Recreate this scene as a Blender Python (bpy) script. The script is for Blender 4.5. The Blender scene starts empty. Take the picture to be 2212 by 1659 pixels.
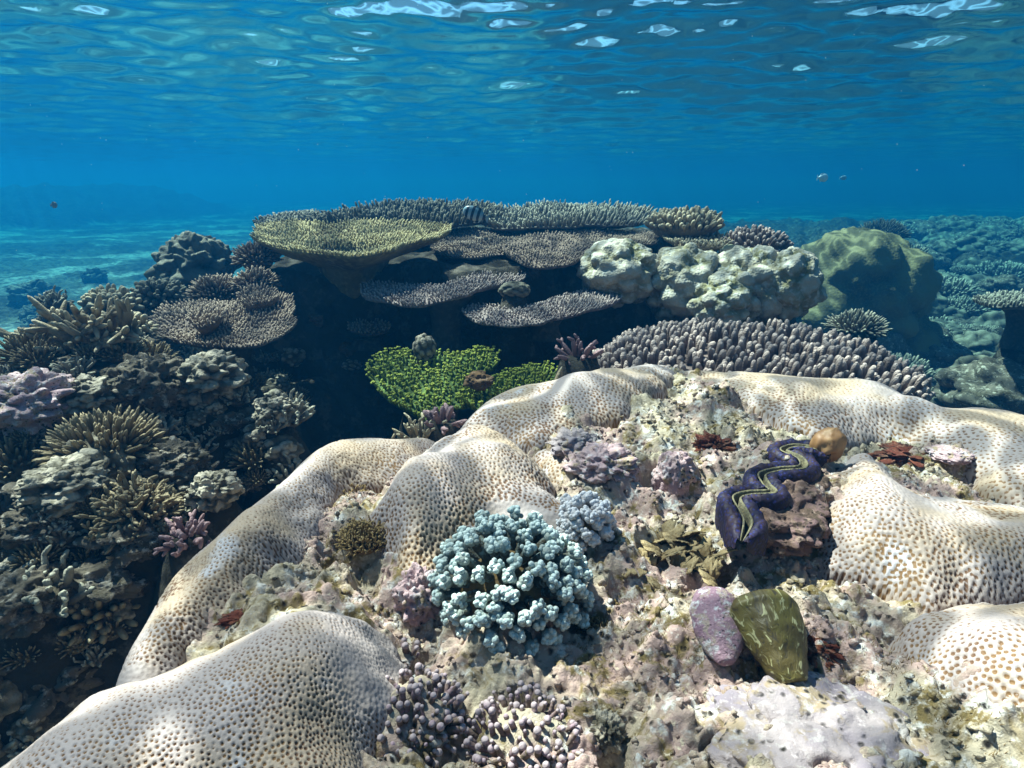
import bpy, math, random
import numpy as np
from mathutils import Vector, kdtree

rad = math.radians
SC = bpy.context.scene
COL = SC.collection
rng = np.random.default_rng(7)
random.seed(7)

# ------------------------------------------------------------------ camera
F, CU, CV, PITCH = 1318.0, 1106.0, 829.5, rad(18.0)
cam_d = bpy.data.cameras.new('camera'); cam = bpy.data.objects.new('camera', cam_d); COL.objects.link(cam)
cam.location = (0, 0, 0); cam.rotation_euler = (rad(90) - PITCH, 0, 0)
cam_d.sensor_width = 36.0; cam_d.lens = 36.0 * F / 2212.0
cam_d.clip_start = 0.01; cam_d.clip_end = 500
SC.camera = cam

# ------------------------------------------------------------------ sky, sun, exposure
SUN = np.array([-0.40, 0.30, 0.86]); SUN /= np.linalg.norm(SUN)
ELEV = math.asin(SUN[2]); AZ = math.atan2(SUN[0], SUN[1])
w = bpy.data.worlds.new('World'); SC.world = w; w.use_nodes = True
wn = w.node_tree.nodes; wl = w.node_tree.links; wn.clear()
sky = wn.new('ShaderNodeTexSky'); sky.sky_type = 'NISHITA'; sky.sun_disc = False
sky.ozone_density = 6.0; sky.dust_density = 0.3; sky.air_density = 1.3; sky.sun_elevation = ELEV; sky.sun_rotation = AZ
bg = wn.new('ShaderNodeBackground'); bg.inputs['Strength'].default_value = 0.055
wo = wn.new('ShaderNodeOutputWorld')
wl.new(sky.outputs[0], bg.inputs[0]); wl.new(bg.outputs[0], wo.inputs[0])
sun_d = bpy.data.lights.new('sun', 'SUN'); sun_d.energy = 5.0; sun_d.angle = rad(0.6); sun_d.color = (1.0, 0.80, 0.78)
sun = bpy.data.objects.new('sun', sun_d); COL.objects.link(sun)
sun.rotation_euler = Vector(SUN).to_track_quat('Z', 'Y').to_euler()
SC.view_settings.view_transform = 'Standard'; SC.view_settings.look = 'None'
SC.view_settings.gamma = 1.0; SC.view_settings.exposure = 1.35
SC.cycles.max_bounces = 6; SC.cycles.diffuse_bounces = 2; SC.cycles.glossy_bounces = 3
SC.cycles.transparent_max_bounces = 12; SC.cycles.volume_bounces = 1
SC.cycles.caustics_reflective = False; SC.cycles.caustics_refractive = False
SC.cycles.use_denoising = True
WATER_Z = 1.05
WATER_DENSITY = 0.125
WATER_COLOR = (0.004, 0.075, 0.185)

# ------------------------------------------------------------------ geometry helpers
FW = np.array([0, math.cos(PITCH), -math.sin(PITCH)]); UP = np.array([0, math.sin(PITCH), math.cos(PITCH)]); RT = np.array([1.0, 0, 0])

def ray(u, v):
    return FW + RT * ((u - CU) / F) + UP * ((CV - v) / F)
def at_y(u, v, Y):
    d = ray(u, v); return d * (Y / d[1])
def at_z(u, v, z):
    d = ray(u, v); return d * (z / d[2])
def size(px, p):
    return px * float(np.dot(p, FW)) / F

def _h(ix, iy, iz, seed):
    n = (ix.astype(np.int64) * 73856093) ^ (iy.astype(np.int64) * 19349663) ^ (iz.astype(np.int64) * 83492791) ^ (seed * 2654435761 + 12345)
    n = n.astype(np.uint64) & np.uint64(0xffffffff)
    n = (n ^ (n >> np.uint64(16))) * np.uint64(0x45d9f3b) & np.uint64(0xffffffff)
    n = (n ^ (n >> np.uint64(16))) * np.uint64(0x45d9f3b) & np.uint64(0xffffffff)
    n = n ^ (n >> np.uint64(16))
    return n.astype(np.float64) / 4294967295.0 * 2 - 1
def noise(P, freq, seed=0):
    P = np.asarray(P, float) * freq
    i = np.floor(P); f = P - i
    f = f * f * f * (f * (f * 6 - 15) + 10)
    i = i.astype(np.int64)
    out = 0
    for dx in (0, 1):
        wx = f[:, 0] if dx else 1 - f[:, 0]
        for dy in (0, 1):
            wy = f[:, 1] if dy else 1 - f[:, 1]
            for dz in (0, 1):
                wz = f[:, 2] if dz else 1 - f[:, 2]
                out = out + wx * wy * wz * _h(i[:, 0] + dx, i[:, 1] + dy, i[:, 2] + dz, seed)
    return out
def fbm(P, freq, octs=4, seed=0, gain=0.5):
    s = 0; a = 1
    for k in range(octs):
        s = s + a * noise(P, freq * 2.03 ** k, seed + 17 * k); a *= gain
    return s
def xy(x, y): return np.stack([x, y, np.zeros_like(x)], 1)
def sstep(a, b, x):
    t = np.clip((x - a) / (b - a), 0, 1); return t * t * (3 - 2 * t)

def mesh_obj(name, V, faces, mat=None, parent=None, attrs=None, smooth=True):
    """faces: list of int arrays (n,k)"""
    me = bpy.data.meshes.new(name)
    V = np.ascontiguousarray(V, dtype=np.float32)
    faces = [np.asarray(f, dtype=np.int32) for f in faces if len(f)]
    loops = np.concatenate([f.ravel() for f in faces])
    tot = np.concatenate([np.full(len(f), f.shape[1], np.int32) for f in faces])
    start = np.zeros(len(tot), np.int32); start[1:] = np.cumsum(tot)[:-1]
    me.vertices.add(len(V)); me.vertices.foreach_set('co', V.ravel())
    me.loops.add(len(loops)); me.loops.foreach_set('vertex_index', loops)
    me.polygons.add(len(tot)); me.polygons.foreach_set('loop_start', start); me.polygons.foreach_set('loop_total', tot)
    if smooth: me.polygons.foreach_set('use_smooth', np.ones(len(tot), bool))
    for k, a in (attrs or {}).items():
        at = me.attributes.new(k, 'FLOAT', 'POINT'); at.data.foreach_set('value', np.ascontiguousarray(a, dtype=np.float32))
    me.update(calc_edges=True); me.validate()
    o = bpy.data.objects.new(name, me); COL.objects.link(o)
    if mat: me.materials.append(mat)
    if parent is not None: o.parent = parent
    return o

class Acc:
    """collects pieces of one mesh"""
    def __init__(s): s.V = []; s.F = {}; s.T = []; s.n = 0
    def add(s, V, faces, tip=None):
        V = np.asarray(V, float)
        s.V.append(V); s.T.append(np.zeros(len(V)) if tip is None else np.broadcast_to(np.asarray(tip, float), (len(V),)).copy())
        for f in faces:
            f = np.asarray(f, int)
            if len(f): s.F.setdefault(f.shape[1], []).append(f + s.n)
        s.n += len(V)
    def build(s, name, mat, parent=None, origin=None):
        V = np.concatenate(s.V)
        if origin is not None: V = V - np.asarray(origin)
        return mesh_obj(name, V, [np.concatenate(f) for f in s.F.values()], mat, parent, {'tip': np.concatenate(s.T)})

def tube_template(sides=6, prof=((0, 1.0), (0.45, 0.92), (0.8, 0.72), (0.95, 0.4))):
    V = []; T = []
    a = np.arange(sides) * 2 * math.pi / sides
    for t, r in prof:
        V.append(np.stack([np.cos(a) * r, np.sin(a) * r, np.full(sides, t)], 1)); T += [t] * sides
    V = np.concatenate(V + [np.array([[0, 0, 1.0]])]); T.append(1.0)
    q = []
    for k in range(len(prof) - 1):
        for j in range(sides):
            j2 = (j + 1) % sides
            q.append((k * sides + j, k * sides + j2, (k + 1) * sides + j2, (k + 1) * sides + j))
    k = len(prof) - 1
    tr = [(k * sides + j, k * sides + (j + 1) % sides, len(V) - 1) for j in range(sides)]
    return V, np.array(T), np.array(q), np.array(tr)
BLUNT = ((0, 0.95), (0.4, 1.0), (0.72, 0.95), (0.88, 0.75), (0.97, 0.42))
THIN = ((0, 1.0), (0.5, 0.85), (0.85, 0.6))
STUB = ((0, 1.0), (0.55, 0.95), (0.88, 0.62))

def fingers(acc, P, D, R, L, sides=6, prof=BLUNT, t0=0.0, t1=1.0, seed=1, wob=0.0):
    P = np.asarray(P, float); D = np.asarray(D, float); n = len(P)
    if n == 0: return
    D = D / np.linalg.norm(D, axis=1, keepdims=True)
    R = np.broadcast_to(R, (n,)); L = np.broadcast_to(L, (n,))
    V, T, q, tr = tube_template(sides, prof)
    r = np.random.default_rng(seed); h = r.normal(size=(n, 3))
    X = np.cross(D, h); X /= np.linalg.norm(X, axis=1, keepdims=True); Y = np.cross(D, X)
    S = R[:, None] * np.ones((n, len(V)))
    if wob: S = S * (1 + wob * r.normal(size=(n, len(V))))
    out = P[:, None, :] + (V[None, :, 0] * S)[..., None] * X[:, None, :] + (V[None, :, 1] * S)[..., None] * Y[:, None, :] + (V[None, :, 2] * L[:, None])[..., None] * D[:, None, :]
    off = (np.arange(n) * len(V))[:, None, None]
    acc.add(out.reshape(-1, 3), [(q[None] + off).reshape(-1, 4), (tr[None] + off).reshape(-1, 3)], np.tile(t0 + (t1 - t0) * T, n))

def sphere_template(nu=10, nv=6):
    V = [(0, 0, 1)]
    for i in range(1, nv):
        p = math.pi * i / nv
        for j in range(nu):
            a = 2 * math.pi * j / nu; V.append((math.sin(p) * math.cos(a), math.sin(p) * math.sin(a), math.cos(p)))
    V.append((0, 0, -1)); V = np.array(V, float); q = []; t = []
    for j in range(nu):
        t.append((0, 1 + j, 1 + (j + 1) % nu)); b = 1 + (nv - 2) * nu
        t.append((len(V) - 1, b + (j + 1) % nu, b + j))
        for i in range(nv - 2):
            q.append((1 + i * nu + j, 1 + (i + 1) * nu + j, 1 + (i + 1) * nu + (j + 1) % nu, 1 + i * nu + (j + 1) % nu))
    return V, np.array(q), np.array(t)
SPH = sphere_template(9, 6)
def balls(acc, P, R, tip=1.0):
    P = np.asarray(P, float); n = len(P); R = np.broadcast_to(R, (n,)); V, q, t = SPH
    out = P[:, None, :] + V[None] * R[:, None, None]
    off = (np.arange(n) * len(V))[:, None, None]
    tt = np.repeat(np.broadcast_to(tip, (n,)), len(V))
    acc.add(out.reshape(-1, 3), [(q[None] + off).reshape(-1, 4), (t[None] + off).reshape(-1, 3)], tt)

def fib(n, zmin=-1.0):
    k = np.arange(n) + 0.5; z = 1 - (1 - zmin) * k / n; a = k * 2.399963
    s = np.sqrt(np.maximum(0, 1 - z * z)); return np.stack([s * np.cos(a), s * np.sin(a), z], 1)

def poisson(P, d, order=None):
    """greedy thinning of 3d points to minimum spacing d; returns indices"""
    order = rng.permutation(len(P)) if order is None else order
    cell = {}; keep = []; d2 = d * d; K = np.floor(P / d).astype(int)
    for i in order:
        kx, ky, kz = K[i]; p = P[i]; ok = True
        for a in (kx - 1, kx, kx + 1):
            for b in (ky - 1, ky, ky + 1):
                for c in (kz - 1, kz, kz + 1):
                    for j in cell.get((a, b, c), ()):
                        qx = P[j]
                        if (qx[0] - p[0]) ** 2 + (qx[1] - p[1]) ** 2 + (qx[2] - p[2]) ** 2 < d2: ok = False; break
                    if not ok: break
                if not ok: break
            if not ok: break
        if ok: cell.setdefault((kx, ky, kz), []).append(i); keep.append(i)
    return np.array(keep, int)

def smooth_poly(pts, n=96):
    pts = np.asarray(pts, float); m = len(pts)
    res = []
    per = max(2, int(math.ceil(n / m)))
    for i in range(m):
        p0, p1, p2, p3 = pts[i - 1], pts[i], pts[(i + 1) % m], pts[(i + 2) % m]
        for k in range(per):
            t = k / per
            res.append(0.5 * ((2 * p1) + (-p0 + p2) * t + (2 * p0 - 5 * p1 + 4 * p2 - p3) * t * t + (-p0 + 3 * p1 - 3 * p2 + p3) * t ** 3))
    return np.array(res)
def smooth_path(pts, per=8):
    pts = np.asarray(pts, float); m = len(pts); res = []
    for i in range(m - 1):
        p0, p1, p2, p3 = pts[max(i - 1, 0)], pts[i], pts[i + 1], pts[min(i + 2, m - 1)]
        for k in range(per):
            t = k / per
            res.append(0.5 * ((2 * p1) + (-p0 + p2) * t + (2 * p0 - 5 * p1 + 4 * p2 - p3) * t * t + (-p0 + 3 * p1 - 3 * p2 + p3) * t ** 3))
    res.append(pts[-1]); return np.array(res)

# ------------------------------------------------------------------ objects helpers
def tag(o, label=None, cat=None, group=None, kind=None):
    if label: o['label'] = label
    if cat: o['category'] = cat
    if group: o['group'] = group
    if kind: o['kind'] = kind
    return o
def thing(name, loc, label, cat, group=None):
    o = bpy.data.objects.new(name, None); COL.objects.link(o); o.location = loc; o.empty_display_size = 0.05
    return tag(o, label, cat, group)
def dup(root, loc, rotz, scale, label=None, group=None):
    r = root.copy(); COL.objects.link(r); r.location = loc; r.rotation_euler = (0, 0, rotz); r.scale = (scale,) * 3
    if label: r['label'] = label
    if group: r['group'] = group
    for ch in list(root.children):
        c = ch.copy(); COL.objects.link(c); c.parent = r
    return r

# ------------------------------------------------------------------ materials
def new_mat(name):
    m = bpy.data.materials.new(name); m.use_nodes = True
    return m, m.node_tree.nodes, m.node_tree.links, m.node_tree.nodes['Principled BSDF']
def N(nodes, typ, **kw):
    n = nodes.new(typ)
    for k, v in kw.items():
        if k in n.inputs: n.inputs[k].default_value = v
        else: setattr(n, k, v)
    return n
def mixc(nodes, links, fac, a, b, blend='MIX'):
    m = nodes.new('ShaderNodeMix'); m.data_type = 'RGBA'; m.blend_type = blend
    for s, x in ((0, fac), (6, a), (7, b)):
        if hasattr(x, 'is_linked'): links.new(x, m.inputs[s])
        else: m.inputs[s].default_value = x if s == 0 else (*x, 1.0)
    return m.outputs[2]
def ramp(nodes, links, src, lo, hi):
    r = nodes.new('ShaderNodeMapRange'); r.interpolation_type = 'SMOOTHSTEP'
    r.inputs[1].default_value = lo; r.inputs[2].default_value = hi
    links.new(src, r.inputs[0]); return r.outputs[0]

def coral_mat(name, base, tip, lo=0.45, hi=1.0, var=None, vscale=9.0, bump=0.4, bscale=260.0, rough=0.75, var2=None):
    """living coral: base colour on the stems, paler growing tips, blotches of a second colour"""
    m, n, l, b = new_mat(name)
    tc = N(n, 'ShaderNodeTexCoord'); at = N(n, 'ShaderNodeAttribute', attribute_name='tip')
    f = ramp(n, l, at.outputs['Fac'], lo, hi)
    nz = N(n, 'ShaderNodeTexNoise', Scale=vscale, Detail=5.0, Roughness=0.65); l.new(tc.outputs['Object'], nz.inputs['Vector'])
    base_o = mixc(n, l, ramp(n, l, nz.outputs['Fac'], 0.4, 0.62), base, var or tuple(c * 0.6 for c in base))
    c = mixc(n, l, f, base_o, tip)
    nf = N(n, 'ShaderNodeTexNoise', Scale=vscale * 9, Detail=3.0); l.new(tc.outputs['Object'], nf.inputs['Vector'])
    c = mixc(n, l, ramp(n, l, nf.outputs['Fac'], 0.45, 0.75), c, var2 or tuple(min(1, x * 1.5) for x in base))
    l.new(c, b.inputs['Base Color'])
    nb = N(n, 'ShaderNodeTexVoronoi', Scale=bscale); l.new(tc.outputs['Object'], nb.inputs['Vector'])
    bp = N(n, 'ShaderNodeBump', Strength=bump, Distance=0.003); l.new(nb.outputs['Distance'], bp.inputs['Height']); l.new(bp.outputs['Normal'], b.inputs['Normal'])
    b.inputs['Roughness'].default_value = rough; b.inputs['Specular IOR Level'].default_value = 0.15
    return m

def rock_mat(name, cols, scale=14.0, holes=True, bump=0.8, dark=(0.03, 0.025, 0.02)):
    m, n, l, b = new_mat(name)
    tc = N(n, 'ShaderNodeTexCoord')
    def nz(sc, d=5.0, r=0.6, dist=0.0):
        x = N(n, 'ShaderNodeTexNoise', Scale=sc, Detail=d, Roughness=r, Distortion=dist); l.new(tc.outputs['Object'], x.inputs['Vector']); return x.outputs['Fac']
    c = mixc(n, l, ramp(n, l, nz(scale * 0.8), 0.40, 0.60), cols[0], cols[1])
    c = mixc(n, l, ramp(n, l, nz(scale * 1.9, 4.0, 0.7, 0.6), 0.50, 0.62), c, cols[2])
    c = mixc(n, l, ramp(n, l, nz(scale * 3.7, 4.0, 0.7), 0.52, 0.66), c, cols[3])
    c = mixc(n, l, ramp(n, l, nz(scale * 1.3, 6.0, 0.75, 0.8), 0.60, 0.70), c, cols[4])
    c = mixc(n, l, ramp(n, l, nz(scale * 9.0, 3.0, 0.7), 0.56, 0.70), c, tuple(min(1, 1.5 * x) for x in cols[0]))
    vo = N(n, 'ShaderNodeTexVoronoi', Scale=scale * 7.0, Randomness=1.0); l.new(tc.outputs['Object'], vo.inputs['Vector'])
    hole = ramp(n, l, vo.outputs['Distance'], 0.10, 0.34)
    hm = N(n, 'ShaderNodeMath', operation='MAXIMUM'); l.new(hole, hm.inputs[0]); l.new(ramp(n, l, nz(scale * 2.3, 3.0, 0.6), 0.56, 0.44), hm.inputs[1]); hole = hm.outputs[0]
    if holes: c = mixc(n, l, hole, dark, c)
    l.new(c, b.inputs['Base Color'])
    b1 = N(n, 'ShaderNodeBump', Strength=bump, Distance=0.012); l.new(nz(scale * 3.0, 8.0, 0.72), b1.inputs['Height'])
    b2 = N(n, 'ShaderNodeBump', Strength=bump * 0.8, Distance=0.006); l.new(hole, b2.inputs['Height']); l.new(b1.outputs['Normal'], b2.inputs['Normal'])
    l.new(b2.outputs['Normal'], b.inputs['Normal'])
    b.inputs['Roughness'].default_value = 0.85; b.inputs['Specular IOR Level'].default_value = 0.12
    return m

M = {}
# brain coral: the attribute pit marks each polyp cup
m, n, l, b = new_mat('brain_coral'); M['brain'] = m
tc = N(n, 'ShaderNodeTexCoord'); pit = N(n, 'ShaderNodeAttribute', attribute_name='pit')
nz1 = N(n, 'ShaderNodeTexNoise', Scale=7.0, Detail=3.0); l.new(tc.outputs['Object'], nz1.inputs['Vector'])
nz2 = N(n, 'ShaderNodeTexNoise', Scale=16.0, Detail=4.0); l.new(tc.outputs['Object'], nz2.inputs['Vector'])
nz3 = N(n, 'ShaderNodeTexNoise', Scale=420.0, Detail=2.0); l.new(tc.outputs['Object'], nz3.inputs['Vector'])
wall = mixc(n, l, ramp(n, l, nz1.outputs['Fac'], 0.44, 0.62), (0.35, 0.282, 0.25), (0.37, 0.27, 0.185))
wall = mixc(n, l, ramp(n, l, nz2.outputs['Fac'], 0.60, 0.74), wall, (0.43, 0.385, 0.37))
cup = mixc(n, l, ramp(n, l, nz2.outputs['Fac'], 0.4, 0.6), (0.13, 0.065, 0.032), (0.18, 0.095, 0.036))
c = mixc(n, l, ramp(n, l, pit.outputs['Fac'], 0.22, 0.75), wall, cup)
l.new(c, b.inputs['Base Color']); b.inputs['Roughness'].default_value = 0.6; b.inputs['Specular IOR Level'].default_value = 0.2
bp = N(n, 'ShaderNodeBump', Strength=0.25, Distance=0.0015); l.new(nz3.outputs['Fac'], bp.inputs['Height']); l.new(bp.outputs['Normal'], b.inputs['Normal'])

M['rubble'] = rock_mat('rubble_rock', [(0.44, 0.36, 0.25), (0.42, 0.28, 0.235), (0.22, 0.155, 0.06), (0.66, 0.61, 0.54), (0.07, 0.05, 0.02)], 11.0, bump=1.0)
M['lilac'] = rock_mat('lilac_crust', [(0.33, 0.265, 0.25), (0.27, 0.215, 0.23), (0.30, 0.22, 0.14), (0.46, 0.40, 0.36), (0.12, 0.085, 0.04)], 13.0, holes=True, bump=0.6)
M['pink'] = rock_mat('pink_crust', [(0.48, 0.33, 0.31), (0.42, 0.27, 0.28), (0.34, 0.25, 0.15), (0.60, 0.52, 0.50), (0.13, 0.07, 0.06)], 20.0, holes=True, bump=0.7)
M['mauve_shell'] = rock_mat('mauve_shell', [(0.36, 0.22, 0.25), (0.30, 0.17, 0.21), (0.40, 0.30, 0.24), (0.62, 0.58, 0.56), (0.16, 0.09, 0.09)], 26.0, holes=False, bump=0.9)
M['red'] = rock_mat('red_sponge', [(0.13, 0.035, 0.02), (0.18, 0.06, 0.03), (0.07, 0.03, 0.02), (0.25, 0.14, 0.09), (0.03, 0.02, 0.02)], 24.0)
M['seabed'] = None
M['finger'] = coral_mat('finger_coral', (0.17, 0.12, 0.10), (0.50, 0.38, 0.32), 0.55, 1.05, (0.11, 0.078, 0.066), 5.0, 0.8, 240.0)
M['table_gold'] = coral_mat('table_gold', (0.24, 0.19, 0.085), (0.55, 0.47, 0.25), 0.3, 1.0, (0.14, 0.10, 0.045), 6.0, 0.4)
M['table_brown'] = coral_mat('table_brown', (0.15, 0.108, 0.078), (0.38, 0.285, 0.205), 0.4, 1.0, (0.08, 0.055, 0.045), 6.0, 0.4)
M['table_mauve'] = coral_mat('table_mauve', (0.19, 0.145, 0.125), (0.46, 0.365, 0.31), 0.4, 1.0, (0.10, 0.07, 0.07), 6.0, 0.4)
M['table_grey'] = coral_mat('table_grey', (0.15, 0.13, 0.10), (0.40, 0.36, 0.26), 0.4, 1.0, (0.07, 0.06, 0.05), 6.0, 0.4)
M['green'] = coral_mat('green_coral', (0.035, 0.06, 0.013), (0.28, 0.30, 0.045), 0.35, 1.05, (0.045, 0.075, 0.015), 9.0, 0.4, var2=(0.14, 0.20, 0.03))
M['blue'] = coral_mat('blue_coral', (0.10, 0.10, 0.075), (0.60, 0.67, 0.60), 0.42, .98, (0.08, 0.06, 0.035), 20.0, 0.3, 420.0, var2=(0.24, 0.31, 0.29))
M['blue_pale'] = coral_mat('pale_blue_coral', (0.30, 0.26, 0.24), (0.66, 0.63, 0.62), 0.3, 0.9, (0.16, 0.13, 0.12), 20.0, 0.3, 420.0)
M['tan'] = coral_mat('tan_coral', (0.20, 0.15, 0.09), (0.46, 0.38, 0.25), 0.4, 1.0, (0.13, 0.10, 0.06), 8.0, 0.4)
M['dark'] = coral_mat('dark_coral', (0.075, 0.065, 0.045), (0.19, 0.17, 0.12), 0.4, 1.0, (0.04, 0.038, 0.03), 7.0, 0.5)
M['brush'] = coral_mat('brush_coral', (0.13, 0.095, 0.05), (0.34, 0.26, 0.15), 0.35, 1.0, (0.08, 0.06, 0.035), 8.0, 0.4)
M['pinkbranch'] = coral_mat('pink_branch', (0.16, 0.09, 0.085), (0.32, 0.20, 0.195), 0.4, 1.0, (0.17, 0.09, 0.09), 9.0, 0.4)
M['porites'] = coral_mat('pale_lobed_coral', (0.26, 0.215, 0.135), (0.42, 0.365, 0.275), 0.55, 1.05, (0.19, 0.17, 0.075), 6.0, 1.0, 110.0, var2=(0.46, 0.44, 0.38))
M['dome'] = coral_mat('olive_dome', (0.13, 0.105, 0.045), (0.20, 0.165, 0.08), 0.4, 1.0, (0.07, 0.06, 0.03), 9.0, 1.0, 60.0)
M['knob'] = coral_mat('knobby_coral', (0.10, 0.082, 0.052), (0.36, 0.30, 0.22), 0.6, 1.0, (0.07, 0.06, 0.045), 9.0, 0.5)
M['nodule'] = coral_mat('nodule_coral', (0.16, 0.105, 0.09), (0.40, 0.31, 0.30), 0.66, 1.0, (0.12, 0.09, 0.05), 16.0, 0.3, var2=(0.30, 0.20, 0.22))
M['turf'] = coral_mat('turf_algae', (0.16, 0.10, 0.035), (0.33, 0.23, 0.10), 0.3, 1.0, (0.10, 0.06, 0.025), 12.0, 0.3)
M['leaf'] = coral_mat('leafy_algae', (0.13, 0.08, 0.03), (0.34, 0.25, 0.13), 0.3, 1.0, (0.08, 0.05, 0.02), 50.0, 0.3)
M['sponge'] = rock_mat('brown_sponge', [(0.11, 0.06, 0.025), (0.15, 0.09, 0.05), (0.07, 0.04, 0.015), (0.15, 0.10, 0.07), (0.04, 0.03, 0.015)], 16.0, holes=False)
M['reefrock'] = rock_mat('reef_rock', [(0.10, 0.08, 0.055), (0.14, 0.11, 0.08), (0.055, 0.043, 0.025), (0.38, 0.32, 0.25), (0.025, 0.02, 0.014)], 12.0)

# ------------------------------------------------------------------ seabed
def seg_dist(x, y, pts):
    best = np.full(x.shape, 1e9)
    for (x0, y0), (x1, y1) in zip(pts[:-1], pts[1:]):
        dx, dy = x1 - x0, y1 - y0
        t = np.clip(((x - x0) * dx + (y - y0) * dy) / (dx * dx + dy * dy), 0, 1)
        best = np.minimum(best, np.hypot(x - x0 - t * dx, y - y0 - t * dy))
    return best
# rock knobs of the reef on which single corals grow: x, y, top, radius, slope
PEDESTALS = [(-0.92, 1.96, -0.65, 0.058, 2.6),
             (-1.15, 3.3, -0.41, 0.058, 2.6),
             (-0.17, 1.75, -0.91, 0.058, 3.4),
             (0.73, 1.86, -0.69, 0.338, 2.6),
             (0.81, 2.95, -0.23, 0.124, 2.6),
             (1.07, 2.75, -0.29, 0.104, 2.6),
             (0.2, 1.75, -0.48, 0.052, 3.4),
             (-0.27, 1.85, -0.51, 0.026, 3.4),
             (0.01, 2.2, -0.36, 0.039, 3.4),
             (-0.23, 1.42, -0.61, 0.046, 3.4),
             (-0.18, 1.45, -0.57, 0.039, 3.4),
             (0.12, 1.5, -0.46, 0.007, 3.4),
             (-1.59, 3.1, -0.58, 0.143, 2.6),
             (-1.45, 2.5, -0.46, 0.078, 2.6),
             (-1.53, 2.3, -0.45, 0.078, 2.6),
             (-1.96, 2.6, -0.49, 0.046, 2.6),
             (-1.15, 1.6, -0.44, 0.143, 2.6),
             (-1.15, 1.75, -0.42, 0.058, 2.6),
             (-0.75, 1.45, -0.51, 0.065, 2.6),
             (-0.58, 1.4, -0.55, 0.039, 2.6),
             (-0.83, 1.15, -0.53, 0.078, 2.6),
             (-0.68, 0.98, -0.59, 0.058, 2.6),
             (-0.74, 0.92, -0.73, 0.072, 2.6),
             (-0.56, 0.92, -0.57, 0.026, 2.6),
             (-0.56, 1.02, -0.56, 0.033, 2.6),
             (-1.05, 1.25, -0.49, 0.078, 2.6),
             (-0.96, 1.3, -0.48, 0.046, 2.6),
             (-0.88, 1.4, -0.53, 0.072, 2.6),
             (-0.81, 1, -0.54, 0.052, 2.6),
             (-0.84, 0.95, -0.58, 0.046, 2.6),
             (-0.8, 0.85, -0.67, 0.052, 2.6),
             (-0.69, 1.15, -0.57, 0.046, 2.6),
             (-1.34, 1.59, -0.62, 0.058, 2.6),
             (3.02, 3.55, -0.9, 0.058, 2.6),
             (1.55, 2.7, -0.64, 0.091, 2.6)]
def seabed_z(x, y):
    P = xy(x, y)
    sand = -1.85 + 0.05 * fbm(P, 0.35, 3, 3)
    n1 = fbm(P, 1.3, 5, 5); n2 = fbm(P, 5.0, 4, 6)
    # near-left ridge
    d = seg_dist(x, y, [(-2.2, 0.55), (-1.35, 1.15), (-1.45, 1.9), (-1.05, 2.5), (-0.75, 3.2)])
    left = -0.72 - 0.9 * sstep(0.25, 1.25, d) - 1.0 * sstep(1.0, 1.9, d) + 0.08 * n1 + 0.05 * n2
    # reef platform carrying the table corals
    dp = np.maximum.reduce([-(x + 1.12), x - 1.15, 2.36 + 0.10 * n2 - y, y - 9.0])
    plat = -0.33 - 1.5 * sstep(-0.10, 0.16, dp) + 0.05 * n1 + 0.03 * n2
    # right-hand reef flat
    right = -1.5 - 1.0 * sstep(0.2, 1.6, 1.6 - x) + 0.16 * n1 + 0.10 * n2 + 0.35 * sstep(7, 14, y) * sstep(2, 5, x)
    right = right - 2.0 * sstep(20, 30, y) + 0.78 * np.exp(-((x - 4.75) ** 2 + (y - 8.0) ** 2) / 0.6)
    trench = -1.15 - 1.1 * sstep(1.2, 3.0, np.abs(x - 0.2)) + 0.10 * n1 + 0.05 * n2 - 2.0 * sstep(3.0, 5.0, y)
    shade_spur = 0.28 - 2.9 * sstep(0.25, 0.75, np.hypot(x + 2.25, y - 1.65) + 0.1 * n2)  # off-frame rock added to cast shade on the left slope
    far = -2.9 + 2.75 * sstep(11, 0.5, seg_dist(x, y, [(-60, 29), (-27, 31), (-25.0, 42)])) + 0.25 * n1
    z = np.maximum.reduce([sand, left, plat, right, trench, shade_spur, far])
    for px, py, pz, pr, sl in PEDESTALS:
        near = np.nonzero((np.abs(x - px) < 1.0) & (np.abs(y - py) < 1.0))[0]
        if len(near): z[near] = np.maximum(z[near], pz - sl * np.maximum(0, np.hypot(x[near] - px, y[near] - py) - pr) + 0.03 * np.minimum(0, n2[near]) )
    rock = 1 - sstep(0.02, 0.10, -(z - sand - 0.10) + 0.04 * n2)
    return z, rock
def polar(az0, az1, na, r0, r1, nr):
    a = np.linspace(az0, az1, na); r = np.exp(np.linspace(math.log(r0), math.log(r1), nr))
    A, R = np.meshgrid(a, r); x = (R * np.sin(A)).ravel(); y = (R * np.cos(A)).ravel()
    i = np.arange(na * nr).reshape(nr, na)
    q = np.stack([i[:-1, :-1].ravel(), i[1:, :-1].ravel(), i[1:, 1:].ravel(), i[:-1, 1:].ravel()], 1)[:, ::-1]
    return x, y, q
m, n, l, b = new_mat('seabed'); M['seabed'] = m
tc = N(n, 'ShaderNodeTexCoord'); at = N(n, 'ShaderNodeAttribute', attribute_name='rock')
def _nz(sc, d=5.0, r=0.6):
    x = N(n, 'ShaderNodeTexNoise', Scale=sc, Detail=d, Roughness=r); l.new(tc.outputs['Object'], x.inputs['Vector']); return x.outputs['Fac']
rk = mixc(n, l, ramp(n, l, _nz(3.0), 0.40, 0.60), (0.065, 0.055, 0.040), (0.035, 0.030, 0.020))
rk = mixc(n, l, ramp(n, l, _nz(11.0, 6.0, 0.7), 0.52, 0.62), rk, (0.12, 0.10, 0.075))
rk = mixc(n, l, ramp(n, l, _nz(5.0, 6.0, 0.7), 0.55, 0.65), rk, (0.02, 0.017, 0.012))
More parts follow.
